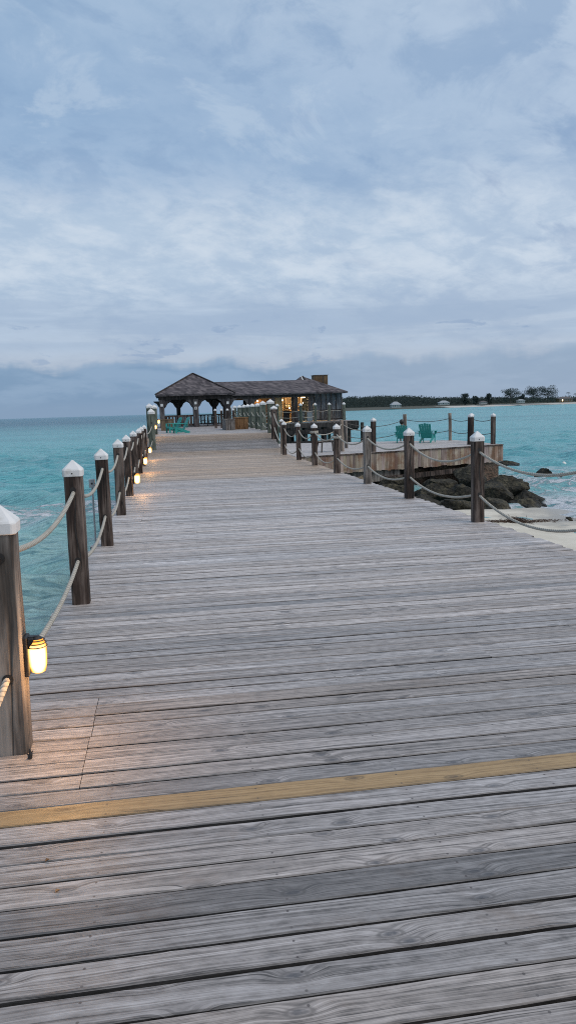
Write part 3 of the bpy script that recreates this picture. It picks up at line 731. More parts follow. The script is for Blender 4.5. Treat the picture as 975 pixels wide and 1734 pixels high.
# green pilings on the ramp and platform
P2 = P_tall
put(P2, (-.62, 31.05, .14), .04, 'tall olive-green piling with white cap, first after the brown posts on the left', 'mooring piles along the left edge', (1, 1, .98))
put(P2, (-.78, 36.2, .46), -.03, 'green piling on the left with a lit lantern, behind the first tall one', 'mooring piles along the left edge', (1.15, 1.15, .95))
put(P2, (-.66, 41.0, .5), .02, 'dark green piling on the left beside the brown planter box, with a lit lantern', 'mooring piles along the left edge', (1.1, 1.1, .93))
put(P2, (-.75, 46.0, .5), .02, 'farthest green piling of the left edge, just before the pavilion', 'mooring piles along the left edge', (1.1, 1.1, .90))
rp = [(4.95, 37.2), (5.22, 42.4), (5.30, 45.6), (5.33, 48.8), (5.33, 51.6), (5.36, 54.2), (5.3, 57), (5.2, 60.0), (4.98, 62.4)]
for k, (x, y) in enumerate(rp):
    put(P2, (x, y, .5), random.uniform(-.05, .05), '%s green capped piling of the raised right deck edge, counted from the ramp' % ('first' if k == 0 else ordn[k]), 'mooring piles along the right edge', (1.25, 1.25, .96 if k < 2 else .92))
xs = [(3.20, 52.0), (3.62, 52.2), (4.05, 52.5), (4.5, 53.0)]
for k, (x, y) in enumerate(xs):
    put(P_brown, (x, y, .5), 0, '%s small capped post behind the two planter boxes, counted from the left' % ['first', 'second', 'third', 'fourth'][k], 'small capped posts behind the planters', (1.1, 1.1, 1.1))

# ropes --------------------------------------------------------------
def rope(name, pts, sag, r, label, cat='rope', group=None, mat='rope', n=8, steps=14):
    mb = MB(); P = []
    for i in range(len(pts) - 1):
        a, b = Vector(pts[i]), Vector(pts[i + 1]); sg = sag[i] if isinstance(sag, (list, tuple)) else sag
        for k in range(steps + (i == len(pts) - 2)):
            t = k / steps; p = a.lerp(b, t); p.z -= 4 * sg * t * (1 - t); P.append(p)
    mb.tube(P, r, n); o = mb.build(name, M[mat], smooth_=True); tag(o, label, cat, group); return o
LP = [(-.785, .76, 0)] + [(-.785, y, 0) for y in left_y] + [(-.62, 31.05, .14)]
GRP = 'white ropes threaded through the rail posts'
rope('rail_rope', [(x, y, z + .945) for x, y, z in LP], [.13, .12, .16, .14, .17, .13, .15, .14, .15, .15], .0165, 'upper thick white rope sagging between the left rail posts', group=GRP)
rope('rail_rope', [(x, y, z + .372) for x, y, z in LP], [.12, .10, .13, .15, .13, .16, .14, .15, .13, .15], .0165, 'lower thick white rope sagging between the left rail posts', group=GRP)
RP = [(4.02, y, 0) for y in right_y]
rope('rail_rope', [(x, y, z + .945) for x, y, z in RP], [.19, .22, .17, .19, .20, .24, .26], .0165, 'upper thick white rope sagging between the right rail posts', group=GRP)
rope('rail_rope', [(x, y, z + .372) for x, y, z in RP], [.22, .16, .15, .16, .21, .22, .24], .0165, 'lower thick white rope sagging between the right rail posts', group=GRP)
rp2 = [(4.02, 26.8, 0), (4.62, 33.65, .42)] + [(x - .05, y, .5) for x, y in rp]
rope('rail_rope', [(x, y, z + 1.02) for x, y, z in rp2], .26, .022, 'upper white rope looping between the green pilings on the right', group=GRP)
rope('rail_rope', [(x, y, z + .42) for x, y, z in rp2], .22, .022, 'lower white rope looping between the green pilings on the right', group=GRP)
lp2 = [(-.62, 31.05, .14), (-.78, 36.2, .46), (-.66, 41.0, .5), (-.75, 46, .5)]
rope('rail_rope', [(x, y, z + 1.05) for x, y, z in lp2], .2, .02, 'upper white rope between the green pilings on the left', group=GRP)
rope('rail_rope', [(x, y, z + .45) for x, y, z in lp2], .2, .02, 'lower white rope between the green pilings on the left', group=GRP)
# knot wound round the fourth right post and rope out to the terrace
mb = MB(); pts = []
for i in range(70):
    a = i / 69 * 2 * math.pi * 3; rr = .105 + .006 * math.sin(a * 3.3)
    pts.append((4.02 + rr * math.cos(a), 18.3 + rr * math.sin(a), .86 + .035 * i / 69 + .012 * math.sin(a)))
mb.tube(pts, .017, 8); o = mb.build('rope_coil', M['rope'], smooth_=True)
tag(o, 'white rope wound three times round the fourth post of the right rail', 'rope coil')
mb = MB(); pts = []
for i in range(60):
    a = i / 59 * 2 * math.pi * 3; pts.append((4.02 + .10 * math.cos(a), 21.15 + .10 * math.sin(a), .90 + .05 * i / 59))
mb.tube(pts, .017, 8); o = mb.build('rope_coil', M['rope'], smooth_=True)
tag(o, 'white rope bound round the fifth post of the right rail just under its cap', 'rope coil')

# lanterns ------------------------------------------------------------
def lantern_proto():
    t = empty('post_lantern', (0, 0, 0), 0, None, 'lantern')
    # mounted on the +x face, base plate at x=0
    p = MB(); p.box((.010, 0, 0), (.02, .085, .19)); p.box((.032, 0, .062), (.03, .06, .05)); p.build('back_plate', M['black'], t, bevel=.006, seg=2)
    V = []; 
    g = MB(); pts = [(.056, 0, -.088), (.056, 0, -.080), (.056, 0, -.05), (.056, 0, .0), (.056, 0, .045), (.056, 0, .07), (.056, 0, .078)]
    g.tube(pts, [.018, .032, .040, .043, .041, .030, .012], 18); g.build('glass_globe', M['glow'], t, smooth_=True)
    c = MB()
    for z, r_ in ((.040, .0455), (.056, .042), (.070, .036)):
        c.tube([(.056 + r_ * math.cos(a), r_ * math.sin(a), z) for a in np.linspace(0, 2 * math.pi, 21)], .0030, 6, False)
    c.tube([(.056, 0, .076), (.056, 0, .09)], [.03, .012], 14)
    c.box((.04, 0, .083), (.05, .03, .012))
    c.build('wire_cage', M['black'], t)
    return t
LT = lantern_proto()
lamps = [(-.708, left_y[0] - .01, .455, 'bright amber bulkhead lantern glowing on the nearest left post', 1.5, 1),
         (-.708, left_y[4] - .0, .34, 'lit amber lantern on the fifth post of the left rail', 2.2, 1),
         (-.708, left_y[6], .34, 'lit amber lantern on the seventh post of the left rail', 2.6, 1),
         (-.708, left_y[8], .36, 'lit amber lantern on the ninth post of the left rail', 2.6, 1),
         (-.632, 36.2, .98, 'lit amber lantern on the second green piling of the left edge', 3, 1),
         (-.52, 41.0, 1.18, 'lit amber lantern on the third green piling, farthest of the lit row', 3, 1)]
for i, (x, y, z, lab, w, sc) in enumerate(lamps):
    o = LT if i == 0 else copy_tree(LT)
    o.location = (x, y, z); o['label'] = lab; o['category'] = 'lantern'; o['group'] = 'lit bulkhead lanterns along the left rail'
    if i: o.scale = (1.35, 1.35, 1.2)
    ld = bpy.data.lights.new('lantern_light', 'POINT'); ld.energy = w * (3.2 if i else 5.6); ld.color = (1, .50, .17); ld.shadow_soft_size = .11
    lo = bpy.data.objects.new('lantern_light', ld); COL.objects.link(lo); lo.location = (x + .135, y - .02, z - .03)

# electrical box on the left
t = empty('electrical_box', (-.93, 9.45, 0), 0, 'small grey electrical box on a thin conduit behind the third left post', 'electrical box')
mb = MB(); mb.b2(-.965, -.895, 9.42, 9.48, .70, .80); mb.build('housing', M['steel'], t, bevel=.004)
mb = MB(); mb.tube([(-.93, 9.45, -.1), (-.93, 9.45, .7)], .012, 8); mb.build('conduit', M['steel'], t)
mb = MB(); mb.tube([(-.93, 9.416, .75), (-.93, 9.422, .75)], .012, 8); mb.build('socket', M['black'], t)

# ------------------------------------------------------------------ side terrace
TP = [(4.2, 25.3), (12.82, 28.4), (12.75, 33.1), (7.4, 35.3), (4.2, 36.2)]
def build_terrace():
    t = empty('side_terrace', (8, 30, 0), 0, 'low sun-bleached plank terrace with a board skirt, reaching right from the pier over rocks', 'terrace')
    mb = MB(); ang = math.atan2(28.4 - 25.3, 12.82 - 4.2); d = Vector((math.cos(ang), math.sin(ang))); nrm = Vector((-d.y, d.x))
    def inside_span(off):
        # clip line (point at nrm*off) with polygon
        hits = []
        o = Vector(TP[0]) + nrm * off
        for i in range(len(TP)):
            a, b = Vector(TP[i]), Vector(TP[(i + 1) % len(TP)])
            da = (a - o).dot(nrm); db = (b - o).dot(nrm)
            if da * db < 0 or (abs(da) < 1e-9): 
                tt = da / (da - db); p = a.lerp(b, tt); hits.append((p - o).dot(d))
        return (min(hits), max(hits)) if len(hits) >= 2 else None
    off = .01
    while off < 12:
        sp = inside_span(off)
        if sp and sp[1] - sp[0] > .1:
            o = Vector(TP[0]) + nrm * off; br = 1.12 + .22 * random.random()
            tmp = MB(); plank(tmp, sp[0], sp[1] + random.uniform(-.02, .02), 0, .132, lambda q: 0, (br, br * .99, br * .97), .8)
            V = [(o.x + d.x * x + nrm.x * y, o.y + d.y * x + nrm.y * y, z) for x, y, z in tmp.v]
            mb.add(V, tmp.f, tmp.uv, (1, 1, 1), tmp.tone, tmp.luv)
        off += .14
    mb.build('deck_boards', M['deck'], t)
    sk = MB()
    for (a, b, inset) in ((TP[0], TP[1], 0), (TP[1], TP[2], 0)):
        a = Vector(a); b = Vector(b); dd = (b - a).normalized(); L = (b - a).length; s_ = 0; out = Vector((dd.y, -dd.x))
        while s_ < L:
            w = random.uniform(.10, .17); p = a + dd * (s_ + w / 2) + out * (.02 + random.uniform(0, .008))
            h = .62 + random.uniform(-.03, .03); tn = random.uniform(.70, 1.12)
            sk.box((p.x, p.y, -.045 - h / 2), (w - .008, .028, h), Matrix.Rotation(math.atan2(dd.y, dd.x) + random.uniform(-.02, .02), 3, 'Z'), (tn, tn * random.uniform(.90, 1), tn * random.uniform(.80, .96)))
            s_ += w
    s = NT('skirt_boards'); tc = s.n('ShaderNodeTexCoord').outputs['Object']; x, y, z = s.sep(tc)
    p = s.comb(s.math('MULTIPLY', x, 16), s.math('MULTIPLY', y, 16), s.math('MULTIPLY', z, 1.2)); a_ = s.noise(p, 1, 5, .6); b_ = s.noise(p, .35, 3, .6)
    col = s.ramp(s.math('ADD', s.math('MULTIPLY', a_, .6), s.math('MULTIPLY', b_, .4)), [(.3, (.06, .045, .036)), (.47, (.33, .275, .235)), (.66, (.52, .47, .42))])
    rust = s.math('MULTIPLY', s.sstep(s.noise(tc, 1.6, 5, .65), .44, .60), .75); col = s.mix(rust, col, (.20, .10, .06))
    col = s.mix(1.0, col, s.n('ShaderNodeVertexColor', layer_name='tone').outputs[0], 'MULTIPLY')
    sk.build('skirt', s.out(col, .8, a_, .8, .01, .25), t)
    fr = MB(); a = Vector(TP[0]); b = Vector(TP[1])
    fr.bar((4.3, 25.3, -.02), (12.85, 28.36, -.02), .05, .04)   # nosing
    for q in (.3, .62, 1.): 
        p = a.lerp(b, q) + nrm * 1.1
    fr.bar((4.4, 26.1, -.5), (12.6, 29.1, -.5), .1, .3); fr.bar((4.4, 30.1, -.4), (12.6, 32.5, -.4), .1, .3)
    fr.bar((7.6, 26.52, -.98), (11.6, 27.96, -.86), .12, .17)
    for q in (.1, .25, .4, .55, .7): 
        p = a.lerp(b, q) + nrm * .9; fr.box((p.x, p.y, -1.2), (.22, .22, 2.1))
        p = a.lerp(b, q) + nrm * 3.6; fr.box((p.x, p.y, -1.2), (.22, .22, 2.1))
    build_each(fr, 'under_beam', M['post'], t)
    lw = MB(); a2 = Vector((4.3, 25.55)); s_ = 0
    while s_ < 4.2:
        w = random.uniform(.14, .2); p = a2 + d * (s_ + w / 2); lw.box((p.x, p.y, -.86), (w - .01, .03, .42), Matrix.Rotation(ang, 3, 'Z')); s_ += w
    lw.build('lower_skirt', M['skirt'], t)
    ft = MB(); rot = Matrix.Rotation(ang, 3, 'Z')
    p = a.lerp(b, .925) + nrm * .78; ft.box((p.x, p.y, -1.25), (1.25, 1.4, 1.24), rot)
    p = a.lerp(b, .44) + nrm * 1.25; ft.box((p.x, p.y, -1.36), (7.6, .5, 1.15), rot)
    p = a.lerp(b, .90) + nrm * 4.0; ft.box((p.x, p.y, -1.27), (1.35, 1.0, 1.2), rot)
    build_each(ft, 'footing', M['concrete'], t, bevel=.05, seg=2)
build_terrace()
GT = 'posts around the side terrace'
def tpost(x, y, cap, lab, mat='post', w=.15, h=1.08):
    o = post_proto('terrace_post', M[mat], w, h, .3, cap=cap, holes=False, round_=not cap, label=lab); o.location = (x, y, 0); o['group'] = GT
    o.rotation_euler = (random.uniform(-.02, .02), random.uniform(-.02, .02), .33)
tpost(7.16, 26.52, True, 'dark capped post on the near edge of the terrace, behind the third right rail post')
tpost(11.72, 28.9, True, 'dark capped post near the outer terrace corner, the nearer of two standing close together', w=.17)
tpost(12.60, 30.9, True, 'slim capped post on the outer terrace edge, the farther of two standing close together')
tpost(12.55, 28.62, True, 'capped post at the outer right corner of the terrace, alone against the water')
tpost(10.6, 33.8, False, 'bare pale round stump without cap behind the seated person on the terrace', 'pale_pole', .17, 1.22)
tpost(12.45, 33.0, False, 'bare pale round pole without cap right of the teal chairs', 'pale_pole', .15, 1.22)
tpost(6.28, 27.6, False, 'short pale stump without cap at the left end of the terrace', 'pale_pole', .15, 1.15)
tpost(6.95, 29.8, False, 'grey-brown stump behind the pale one at the left end of the terrace', 'post_grey', .13, 1.05)
TR = 'thin dark ropes round the terrace'
far_ = [(6.95, 29.8), (10.6, 33.8), (12.45, 33.0), (12.6, 30.9), (12.55, 28.62)]
rope('terrace_rope', [(x, y, .98) for x, y in far_], [.22, .12, .12, .1], .013, 'upper thin dark rope strung along the far side of the terrace', group=TR, mat='rope_dark')
rope('terrace_rope', [(x, y, .45) for x, y in far_], [.18, .12, .12, .1], .013, 'lower thin dark rope strung along the far side of the terrace', group=TR, mat='rope_dark')
rope('terrace_rope', [(4.02, 21.15, .9), (6.28, 27.6, 1.0), (7.16, 26.52, .9)], .18, .015, 'white rope running from the right rail over to the left end of the terrace', group=TR)

# low bench on the terrace
t = empty('picnic_bench', (5.75, 27.7, 0), .35, 'small low weathered bench at the left end of the terrace', 'bench')
mb = MB()
for k in range(4): mb.box((5.75, 27.56 + k * .1, .40), (.95, .09, .03))
mb.build('seat', M['post_grey'], t)
for sx in (-1, 1):
    l = MB(); l.bar((5.75 + sx * .30, 27.58, .39), (5.75 + sx * .38, 27.50, 0), .04, .06); l.bar((5.75 + sx * .30, 27.85, .39), (5.75 + sx * .38, 27.92, 0), .04, .06); l.b2(5.75 + sx * .3 - .02, 5.75 + sx * .3 + .02, 27.55, 27.9, .33, .37); l.build('leg', M['post_grey'], t)

# ------------------------------------------------------------------ adirondack chairs (front faces -y)
def chair_proto():
    t = empty('adirondack_chair', (0, 0, 0), 0, None, 'chair')
    m = M['teal']
    s_ = MB()
    for k in range(5):
        y = -.30 + k * .105; z = .37 - k * .028; s_.box((0, y, z), (.50, .095, .02), Matrix.Rotation(R(-15), 3, 'X'))
    s_.build('seat', m, t, bevel=.003)
    b = MB()
    for k in range(5):
        x = (k - 2) * .108; top = .93 - abs(k - 2) * .022
        b.bar((x * .9, .20, .22), (x * 1.12, .52, top), .104, .02, up=(0, -1, .4))
    b.bar((-.27, .33, .50), (.27, .33, .50), .05, .03); b.bar((-.27, .45, .78), (.27, .45, .78), .04, .025)
    b.build('backrest', m, t, bevel=.003)
    for sx in (-1, 1):
        a = MB(); a.box((sx * .325, .02, .555), (.13, .72, .022), Matrix.Rotation(R(1), 3, 'X')); a.bar((sx * .30, -.30, .40), (sx * .345, -.30, .54), .02, .08); a.build('armrest', m, t, bevel=.003)
        l = MB(); l.box((sx * .28, -.31, .273), (.025, .10, .546)); l.build('leg', m, t)
        r_ = MB(); r_.bar((sx * .252, -.34, .33), (sx * .252, .50, .03), .024, .13); r_.build('leg', m, t)
        k = MB(); k.bar((sx * .29, .34, .30), (sx * .31, .36, .55), .024, .05); k.build('brace', m, t)
    f = MB(); f.box((0, -.335, .33), (.52, .022, .12)); f.build('front_rail', m, t)
    return t
CH = chair_proto()
spots = [((.66, 42.0, .5), R(-76), .92, 'nearer teal adirondack chair of the pair turned to the sea before the pavilion'),
         ((.30, 43.7, .5), R(-70), .92, 'rear teal adirondack chair of the pair turned to the sea before the pavilion'),
         ((10.08, 32.5, 0), R(158), .84, 'teal adirondack chair on the terrace with a dark-haired person in it'),
         ((10.98, 31.8, 0), R(146), .90, 'empty teal adirondack chair on the terrace, seen from behind right of the person')]
for i, (loc, rz, sc, lab) in enumerate(spots):
    o = CH if i == 0 else copy_tree(CH)
    o.location = loc; o.rotation_euler = (0, 0, rz); o.scale = (sc,) * 3; o['label'] = lab; o['category'] = 'chair'; o['group'] = 'teal adirondack chairs'

# ------------------------------------------------------------------ seated person (skinned body)
def person(loc, rz):
    # local: faces -y, seat height about .30
    J = [((0, .02, .36), .125), ((0, .12, .55), .12), ((0, .22, .75), .125), ((0, .26, .86), .075), ((0, .25, .92), .048), ((0, .235, .985), .082), ((0, .225, 1.065), .082), ((0, .23, 1.12), .05)]
    V = [j[0] for j in J]; Rd = [j[1] for j in J]; E = [(i, i + 1) for i in range(7)]
    def chain(start, pts):
        prev = start
        for p, r in pts: V.append(p); Rd.append(r); E.append((prev, len(V) - 1)); prev = len(V) - 1
        return prev
    for s in (-1, 1):
        chain(0, [((s * .10, -.02, .36), .09), ((s * .13, -.42, .46), .062), ((s * .13, -.56, .12), .045), ((s * .13, -.58, .045), .035), ((s * .14, -.74, .03), .028)])
        w = chain(2, [((s * .17, .23, .79), .058), ((s * .26, .14, .58), .042), ((s * .27, -.08, .60), .033), ((s * .27, -.15, .605), .028)])
        for k in range(4):
            x = s * .27 + (k - 1.5) * .018; L = (.055, .065, .06, .045)[k]
            chain(w, [((x, -.19, .605), .009), ((x, -.19 - L * .6, .60), .0085), ((x, -.19 - L, .585), .0075)])
        chain(w, [((s * .27 - s * .035, -.16, .60), .010), ((s * .27 - s * .045, -.195, .592), .009)])
    me = bpy.data.meshes.new('body'); me.from_pydata(V, E, [])
    t = empty('person', loc, rz, 'person with short black hair in a grey shirt lounging in the left terrace chair', 'person')
    o = bpy.data.objects.new('body', me); COL.objects.link(o); o.parent = t
    sk = o.modifiers.new('skin', 'SKIN'); o.modifiers.new('sub', 'SUBSURF').levels = 2; o.modifiers['sub'].render_levels = 2
    for v, r in zip(me.skin_vertices[0].data if me.skin_vertices else [], Rd): v.radius = (r, r)
    if not me.skin_vertices:
        lay = me.attributes  # pragma: no cover
    me.skin_vertices[0].data[0].use_root = True
    me.materials.append(M['skin'])
    h = MB(); pts = [(0, .28, .955), (0, .275, .985), (0, .27, 1.04), (0, .262, 1.10), (0, .25, 1.155), (0, .245, 1.19)]
    h.tube(pts, [.06, .10, .118, .116, .085, .03], 18); h.build('hair', M['hair'], None, smooth_=True).parent = t
    h = MB(); h.tube([(0, .03, .40), (0, .10, .52), (0, .18, .68), (0, .225, .78), (0, .255, .85)], [.165, .16, .185, .20, .08], 20)
    for s in (-1, 1): h.tube([(s * .13, .23, .80), (s * .20, .19, .72), (s * .245, .155, .63)], [.085, .075, .062], 12)
    h.build('shirt', M['shirt'], None, smooth_=True).parent = t
    h = MB()
    for s in (-1, 1): h.tube([(s * .07, .06, .35), (s * .11, -.10, .40), (s * .132, -.33, .455)], [.115, .10, .085], 14)
    h.build('shorts', M['shorts'], None, smooth_=True).parent = t
person((10.07, 32.48, 0.02), R(158))
for ob in COL.objects:
    if ob.name.startswith('person'): ob.scale = (.84,) * 3

# ------------------------------------------------------------------ pavilion, walkway roof and bar
def hip_roof(mb, x0, x1, y0, y1, ze, zr, rx0, rx1, ry, th=.14):
    e = [(x0, y0, ze), (x1, y0, ze), (x1, y1, ze), (x0, y1, ze)]
    V = e + [(x, y, z - th) for x, y, z in e] + [(rx0, ry, zr), (rx1, ry, zr)]
    if abs(rx0 - rx1) < 1e-3:
        F = [(0, 1, 8), (1, 2, 8), (2, 3, 8), (3, 0, 8)]
    else:
        F = [(0, 1, 9, 8), (1, 2, 9), (2, 3, 8, 9), (3, 0, 8)]
    F += [(4, 5, 1, 0), (5, 6, 2, 1), (6, 7, 3, 2), (7, 4, 0, 3), (7, 6, 5, 4)]
    mb.add(V, F)
def column(name, t, x, y, z0, z1, w=.36, brace=True, mat='gazebo', dirs=(-1, 1)):
    c = MB(); c.b2(x - w / 2, x + w / 2, y - w / 2, y + w / 2, z0, z1)
    o = c.build('column', M[mat], t, bevel=.02)
    if brace:
        for s in dirs:
            b = MB()
            prof = [(0, 0), (.55, 0), (.50, -.10), (.28, -.22), (.12, -.50), (0, -.62)]
            V = [(x + s * (w / 2 + px), y + dy, z1 + pz) for dy in (-.09, .09) for px, pz in prof]
            n = len(prof); F = [tuple(range(n)) if s > 0 else tuple(range(n))[::-1], tuple(range(n, 2 * n))[::-1] if s > 0 else tuple(range(n, 2 * n))]
            for k in range(n):
                q = (k, (k + 1) % n, n + (k + 1) % n, n + k); F.append(q[::-1] if s > 0 else q)
            b.add(V, F); b.build('brace', M[mat], o)
    return o
def build_pavilion():
    t = empty('open_pavilion', (2.2, 63, .5), 0, 'square open pavilion with steep shingled hip roof on dark timber columns', 'pavilion')
    mb = MB(); hip_roof(mb, -.80, 5.25, 59.6, 66.6, 3.02, 4.72, 2.15, 2.25, 63.1); rf = mb.build('roof', M['shingle'], t)
    rg = MB()
    for c_ in ((-.80, 59.6), (5.25, 59.6)): rg.bar((c_[0], c_[1], 3.05), (2.2, 63.1, 4.75), .16, .05)
    build_each(rg, 'ridge_cap', M['dark'], rf)
    mb = MB(); mb.b2(-.6, 5.05, 59.85, 60.15, 2.62, 2.87); mb.b2(-.6, 5.05, 66.0, 66.3, 2.62, 2.87); mb.b2(-.6, -.3, 60.15, 66.0, 2.62, 2.87); mb.b2(4.75, 5.05, 60.15, 66, 2.62, 2.87); build_each(mb, 'beam', M['dark'], t)
    column('c', t, -.36, 60.05, .5, 2.62, .38, True, dirs=(1,)); column('c', t, 2.22, 60.05, .5, 2.62, .40); column('c', t, 4.66, 60.05, .5, 2.62, .40)
    for x in (-.36, .98, 2.35, 4.0, 4.9): column('c', t, x, 66.1, .5, 2.62, .34, mat='dark')
    # signs and small lantern boxes on the front columns
    for x, z, nm, lab in ((2.2, 2.32, 'post_light', None), (2.2, 1.93, 'notice', 'small white notice with a dark printed square'), (-.36, 2.22, 'post_light', None), (4.66, 2.27, 'post_light', None)):
        s_ = MB(); s_.b2(x - .09, x + .09, 59.80, 59.849, z - .1, z + .1); o = s_.build(nm, M['white'], t, lab)
        if nm == 'notice': k = MB(); k.b2(x - .05, x + .05, 59.795, 59.801, z - .05, z + .06); k.build('print', M['post_grey'], o)
    # balustrade of wide slats left half
    r_ = MB()
    r_.b2(-.2, 2.0, 60.0, 60.08, 1.30, 1.42); r_.b2(-.2, 2.0, 60.0, 60.08, .60, .70)
    x = -.12
    while x < 1.95: r_.b2(x, x + .14, 59.96, 59.99, .62, 1.32); x += .235
    r_.build('balustrade', M['post'], t)
    r_ = MB(); r_.b2(-.6, 4.8, 66.3, 66.38, 1.32, 1.42); r_.b2(-.6, 4.8, 66.3, 66.38, .6, .68)
    x = -.5
    while x < 4.7: r_.b2(x, x + .10, 66.3, 66.34, .62, 1.34); x += .3
    r_.build('back_railing', M['dark'], t)
build_pavilion()
# furniture inside the pavilion
def cafe_table(x, y, lab):
    t = empty('cafe_table', (x, y, .5), 0, lab, 'table', 'dark tables in the pavilion')
    m = MB(); m.tube([(x, y, 1.22), (x, y, 1.25)], .42, 20); m.build('table_top', M['steel'], t)
    m = MB(); m.tube([(x, y, .53), (x, y, 1.22)], .03, 8); m.build('stem', M['black'], t); m = MB(); m.tube([(x, y, .5), (x, y, .53)], .24, 14); m.build('base', M['black'], t)
def cafe_chair(x, y, rz, lab):
    t = empty('cafe_chair', (x, y, .5), rz, lab, 'chair', 'dark wire chairs in the pavilion')
    def mk(nm, f):
        m = MB(); f(m); m.v = [(v[0] + x, v[1] + y, v[2] + .5) for v in m.v]; m.build(nm, M['black'], t)
    mk('seat', lambda m: m.tube([(0, 0, .43), (0, 0, .46)], .21, 14))
    mk('backrest', lambda m: (m.tube([(.2 * math.cos(a), .2, .46 + .42 * math.sin(a)) for a in np.linspace(0, math.pi, 9)], .014, 6), [m.tube([(k * .07, .2, .46), (k * .07, .2, .84)], .008, 5) for k in (-1, 0, 1)]))
    for sx in (-1, 1):
        for sy in (-1, 1): mk('leg', lambda m: m.tube([(sx * .13, sy * .13, .44), (sx * .2, sy * .2, 0)], .013, 6))
cafe_table(3.15, 61.6, 'round café table behind the middle front column of the pavilion'); cafe_table(4.0, 63.4, 'farther round café table at the right of the pavilion')
for k, (x, y, rz, lab) in enumerate([(2.75, 61.0, 2.6, 'black wire chair left front of the nearer table'), (3.5, 60.9, 3.6, 'black wire chair right front of the nearer table'), (2.9, 62.3, .4, 'black wire chair behind the nearer table'), (4.25, 62.6, 3.3, 'black wire chair in front of the farther table'), (3.6, 64.2, .3, 'black wire chair behind the farther table')]): cafe_chair(x, y, rz, lab)

def planter(x0, x1, y0, y1, z1, mat, lab, side=None):
    t = empty('planter_box', ((x0 + x1) / 2, y0, .5), 0, lab, 'planter', 'wooden planter boxes')
    m = MB(); x = x0; 
    while x < x1 - .02: w = min(.15, x1 - x); m.b2(x + .004, x + w - .004, y0, y0 + .03, .51, z1 - .04); x += .15
    y = y0 + .03
    while y < y1: w = min(.15, y1 - y); m.b2(x0, x0 + .03, y + .004, y + w - .004, .51, z1 - .04); m.b2(x1 - .03, x1, y + .004, y + w - .004, .51, z1 - .04); y += .15
    m.b2(x0, x1, y1, y1 + .03, .51, z1 - .04); m.build('side_boards', M[mat], t)
    m = MB(); m.b2(x0 - .03, x1 + .03, y0 - .03, y0 + .08, z1 - .04, z1); m.b2(x0 - .03, x1 + .03, y1 - .05, y1 + .06, z1 - .04, z1); m.b2(x0 - .03, x0 + .08, y0 + .08, y1 - .05, z1 - .04, z1); m.b2(x1 - .08, x1 + .03, y0 + .08, y1 - .05, z1 - .04, z1); m.build('rim', M[mat], t)
    m = MB(); m.b2(x0 + .05, x1 - .05, y0 + .05, y1 - .02, z1 - .15, z1 - .08); m.build('soil', M['bark'], t)
planter(-.42, .42, 49.6, 50.6, 1.22, 'boxwood', 'brown board planter box on the left, behind the pair of teal chairs')
planter(3.36, 3.9, 45.2, 48.2, 1.15, 'post_grey', 'dark grey board planter box, left of the fresh orange-brown one')
planter(4.0, 4.82, 46.6, 47.4, 1.22, 'newbox', 'fresh orange-brown planter box in front of the right-hand pilings')

def leaf_cloud(mb, c, rad, n, size, flat=.6, tone=(1, 1, 1)):
    for _ in range(n):
        while True:
            p = Vector((random.uniform(-1, 1), random.uniform(-1, 1), random.uniform(-1, 1)))
            if .25 < p.length < 1: break
        p = Vector((p.x * rad[0], p.y * rad[1], p.z * rad[2])) + Vector(c)
        a = Vector((random.gauss(0, 1), random.gauss(0, 1), random.gauss(0, flat))).normalized() * size * random.uniform(.5, 1.3)
        b = Vector((random.gauss(0, 1), random.gauss(0, 1), random.gauss(0, 1))).normalized() * size * random.uniform(.25, .6)
        mb.add([p - a, p + b, p + a, p - b], [(0, 1, 2, 3)], None, tone)
t = empty('potted_plant', (6.05, 61.5, .5), 0, 'dark spiky potted plant on a stand showing above the white caps, right of the pavilion', 'plant')
m = MB(); m.tube([(6.05, 61.5, .5), (6.05, 61.5, 1.0)], [.16, .22], 12); m.build('pot', M['dark'], t)
m = MB(); m.tube([(6.05, 61.5, 1.0), (6.06, 61.5, 1.6)], [.03, .02], 6); m.build('stem', M['bark'], t)
m = MB()
for c_, r_ in (((6.0, 61.5, 1.92), (.34, .3, .13)), ((6.02, 61.5, 2.0), (.12, .12, .12)), ((5.85, 61.5, 1.75), (.12, .12, .16)), ((6.28, 61.5, 1.78), (.14, .12, .12))): leaf_cloud(m, c_, r_, 90, .07)
m.build('foliage', M['foliage'], t)

def build_walkway():
    t = empty('covered_walkway', (8, 69, .5), 0, 'long low shingled roof on timber columns joining the pavilion to the bar', 'covered walkway')
    mb = MB(); V = [(4.9, 66.3, 3.03), (12.9, 66.3, 3.03), (12.9, 75.5, 3.03), (4.9, 75.5, 3.03), (3.9, 70.9, 4.30), (12.9, 70.9, 4.30)]
    V += [(x, y, z - .13) for x, y, z in V[:4]]
    F = [(0, 1, 5, 4), (2, 3, 4, 5), (0, 4, 3), (6, 7, 1, 0), (8, 9, 3, 2), (9, 8, 7, 6), (1, 2, 5), (7, 8, 2, 1), (9, 6, 0, 3)]
    mb.add(V, F); mb.build('roof', M['shingle'], t)
    mb = MB(); mb.b2(5.1, 12.8, 66.5, 66.75, 2.66, 2.895); mb.b2(5.1, 12.8, 75.0, 75.25, 2.66, 2.895); build_each(mb, 'beam', M['dark'], t)
    for x in (7.15, 9.1, 11.1): column('c', t, x, 66.62, .5, 2.66, .32, brace=x < 9)
    for x in (5.7, 7.5): column('c', t, x, 75.1, .5, 2.66, .3, mat='dark', brace=False)
build_walkway()

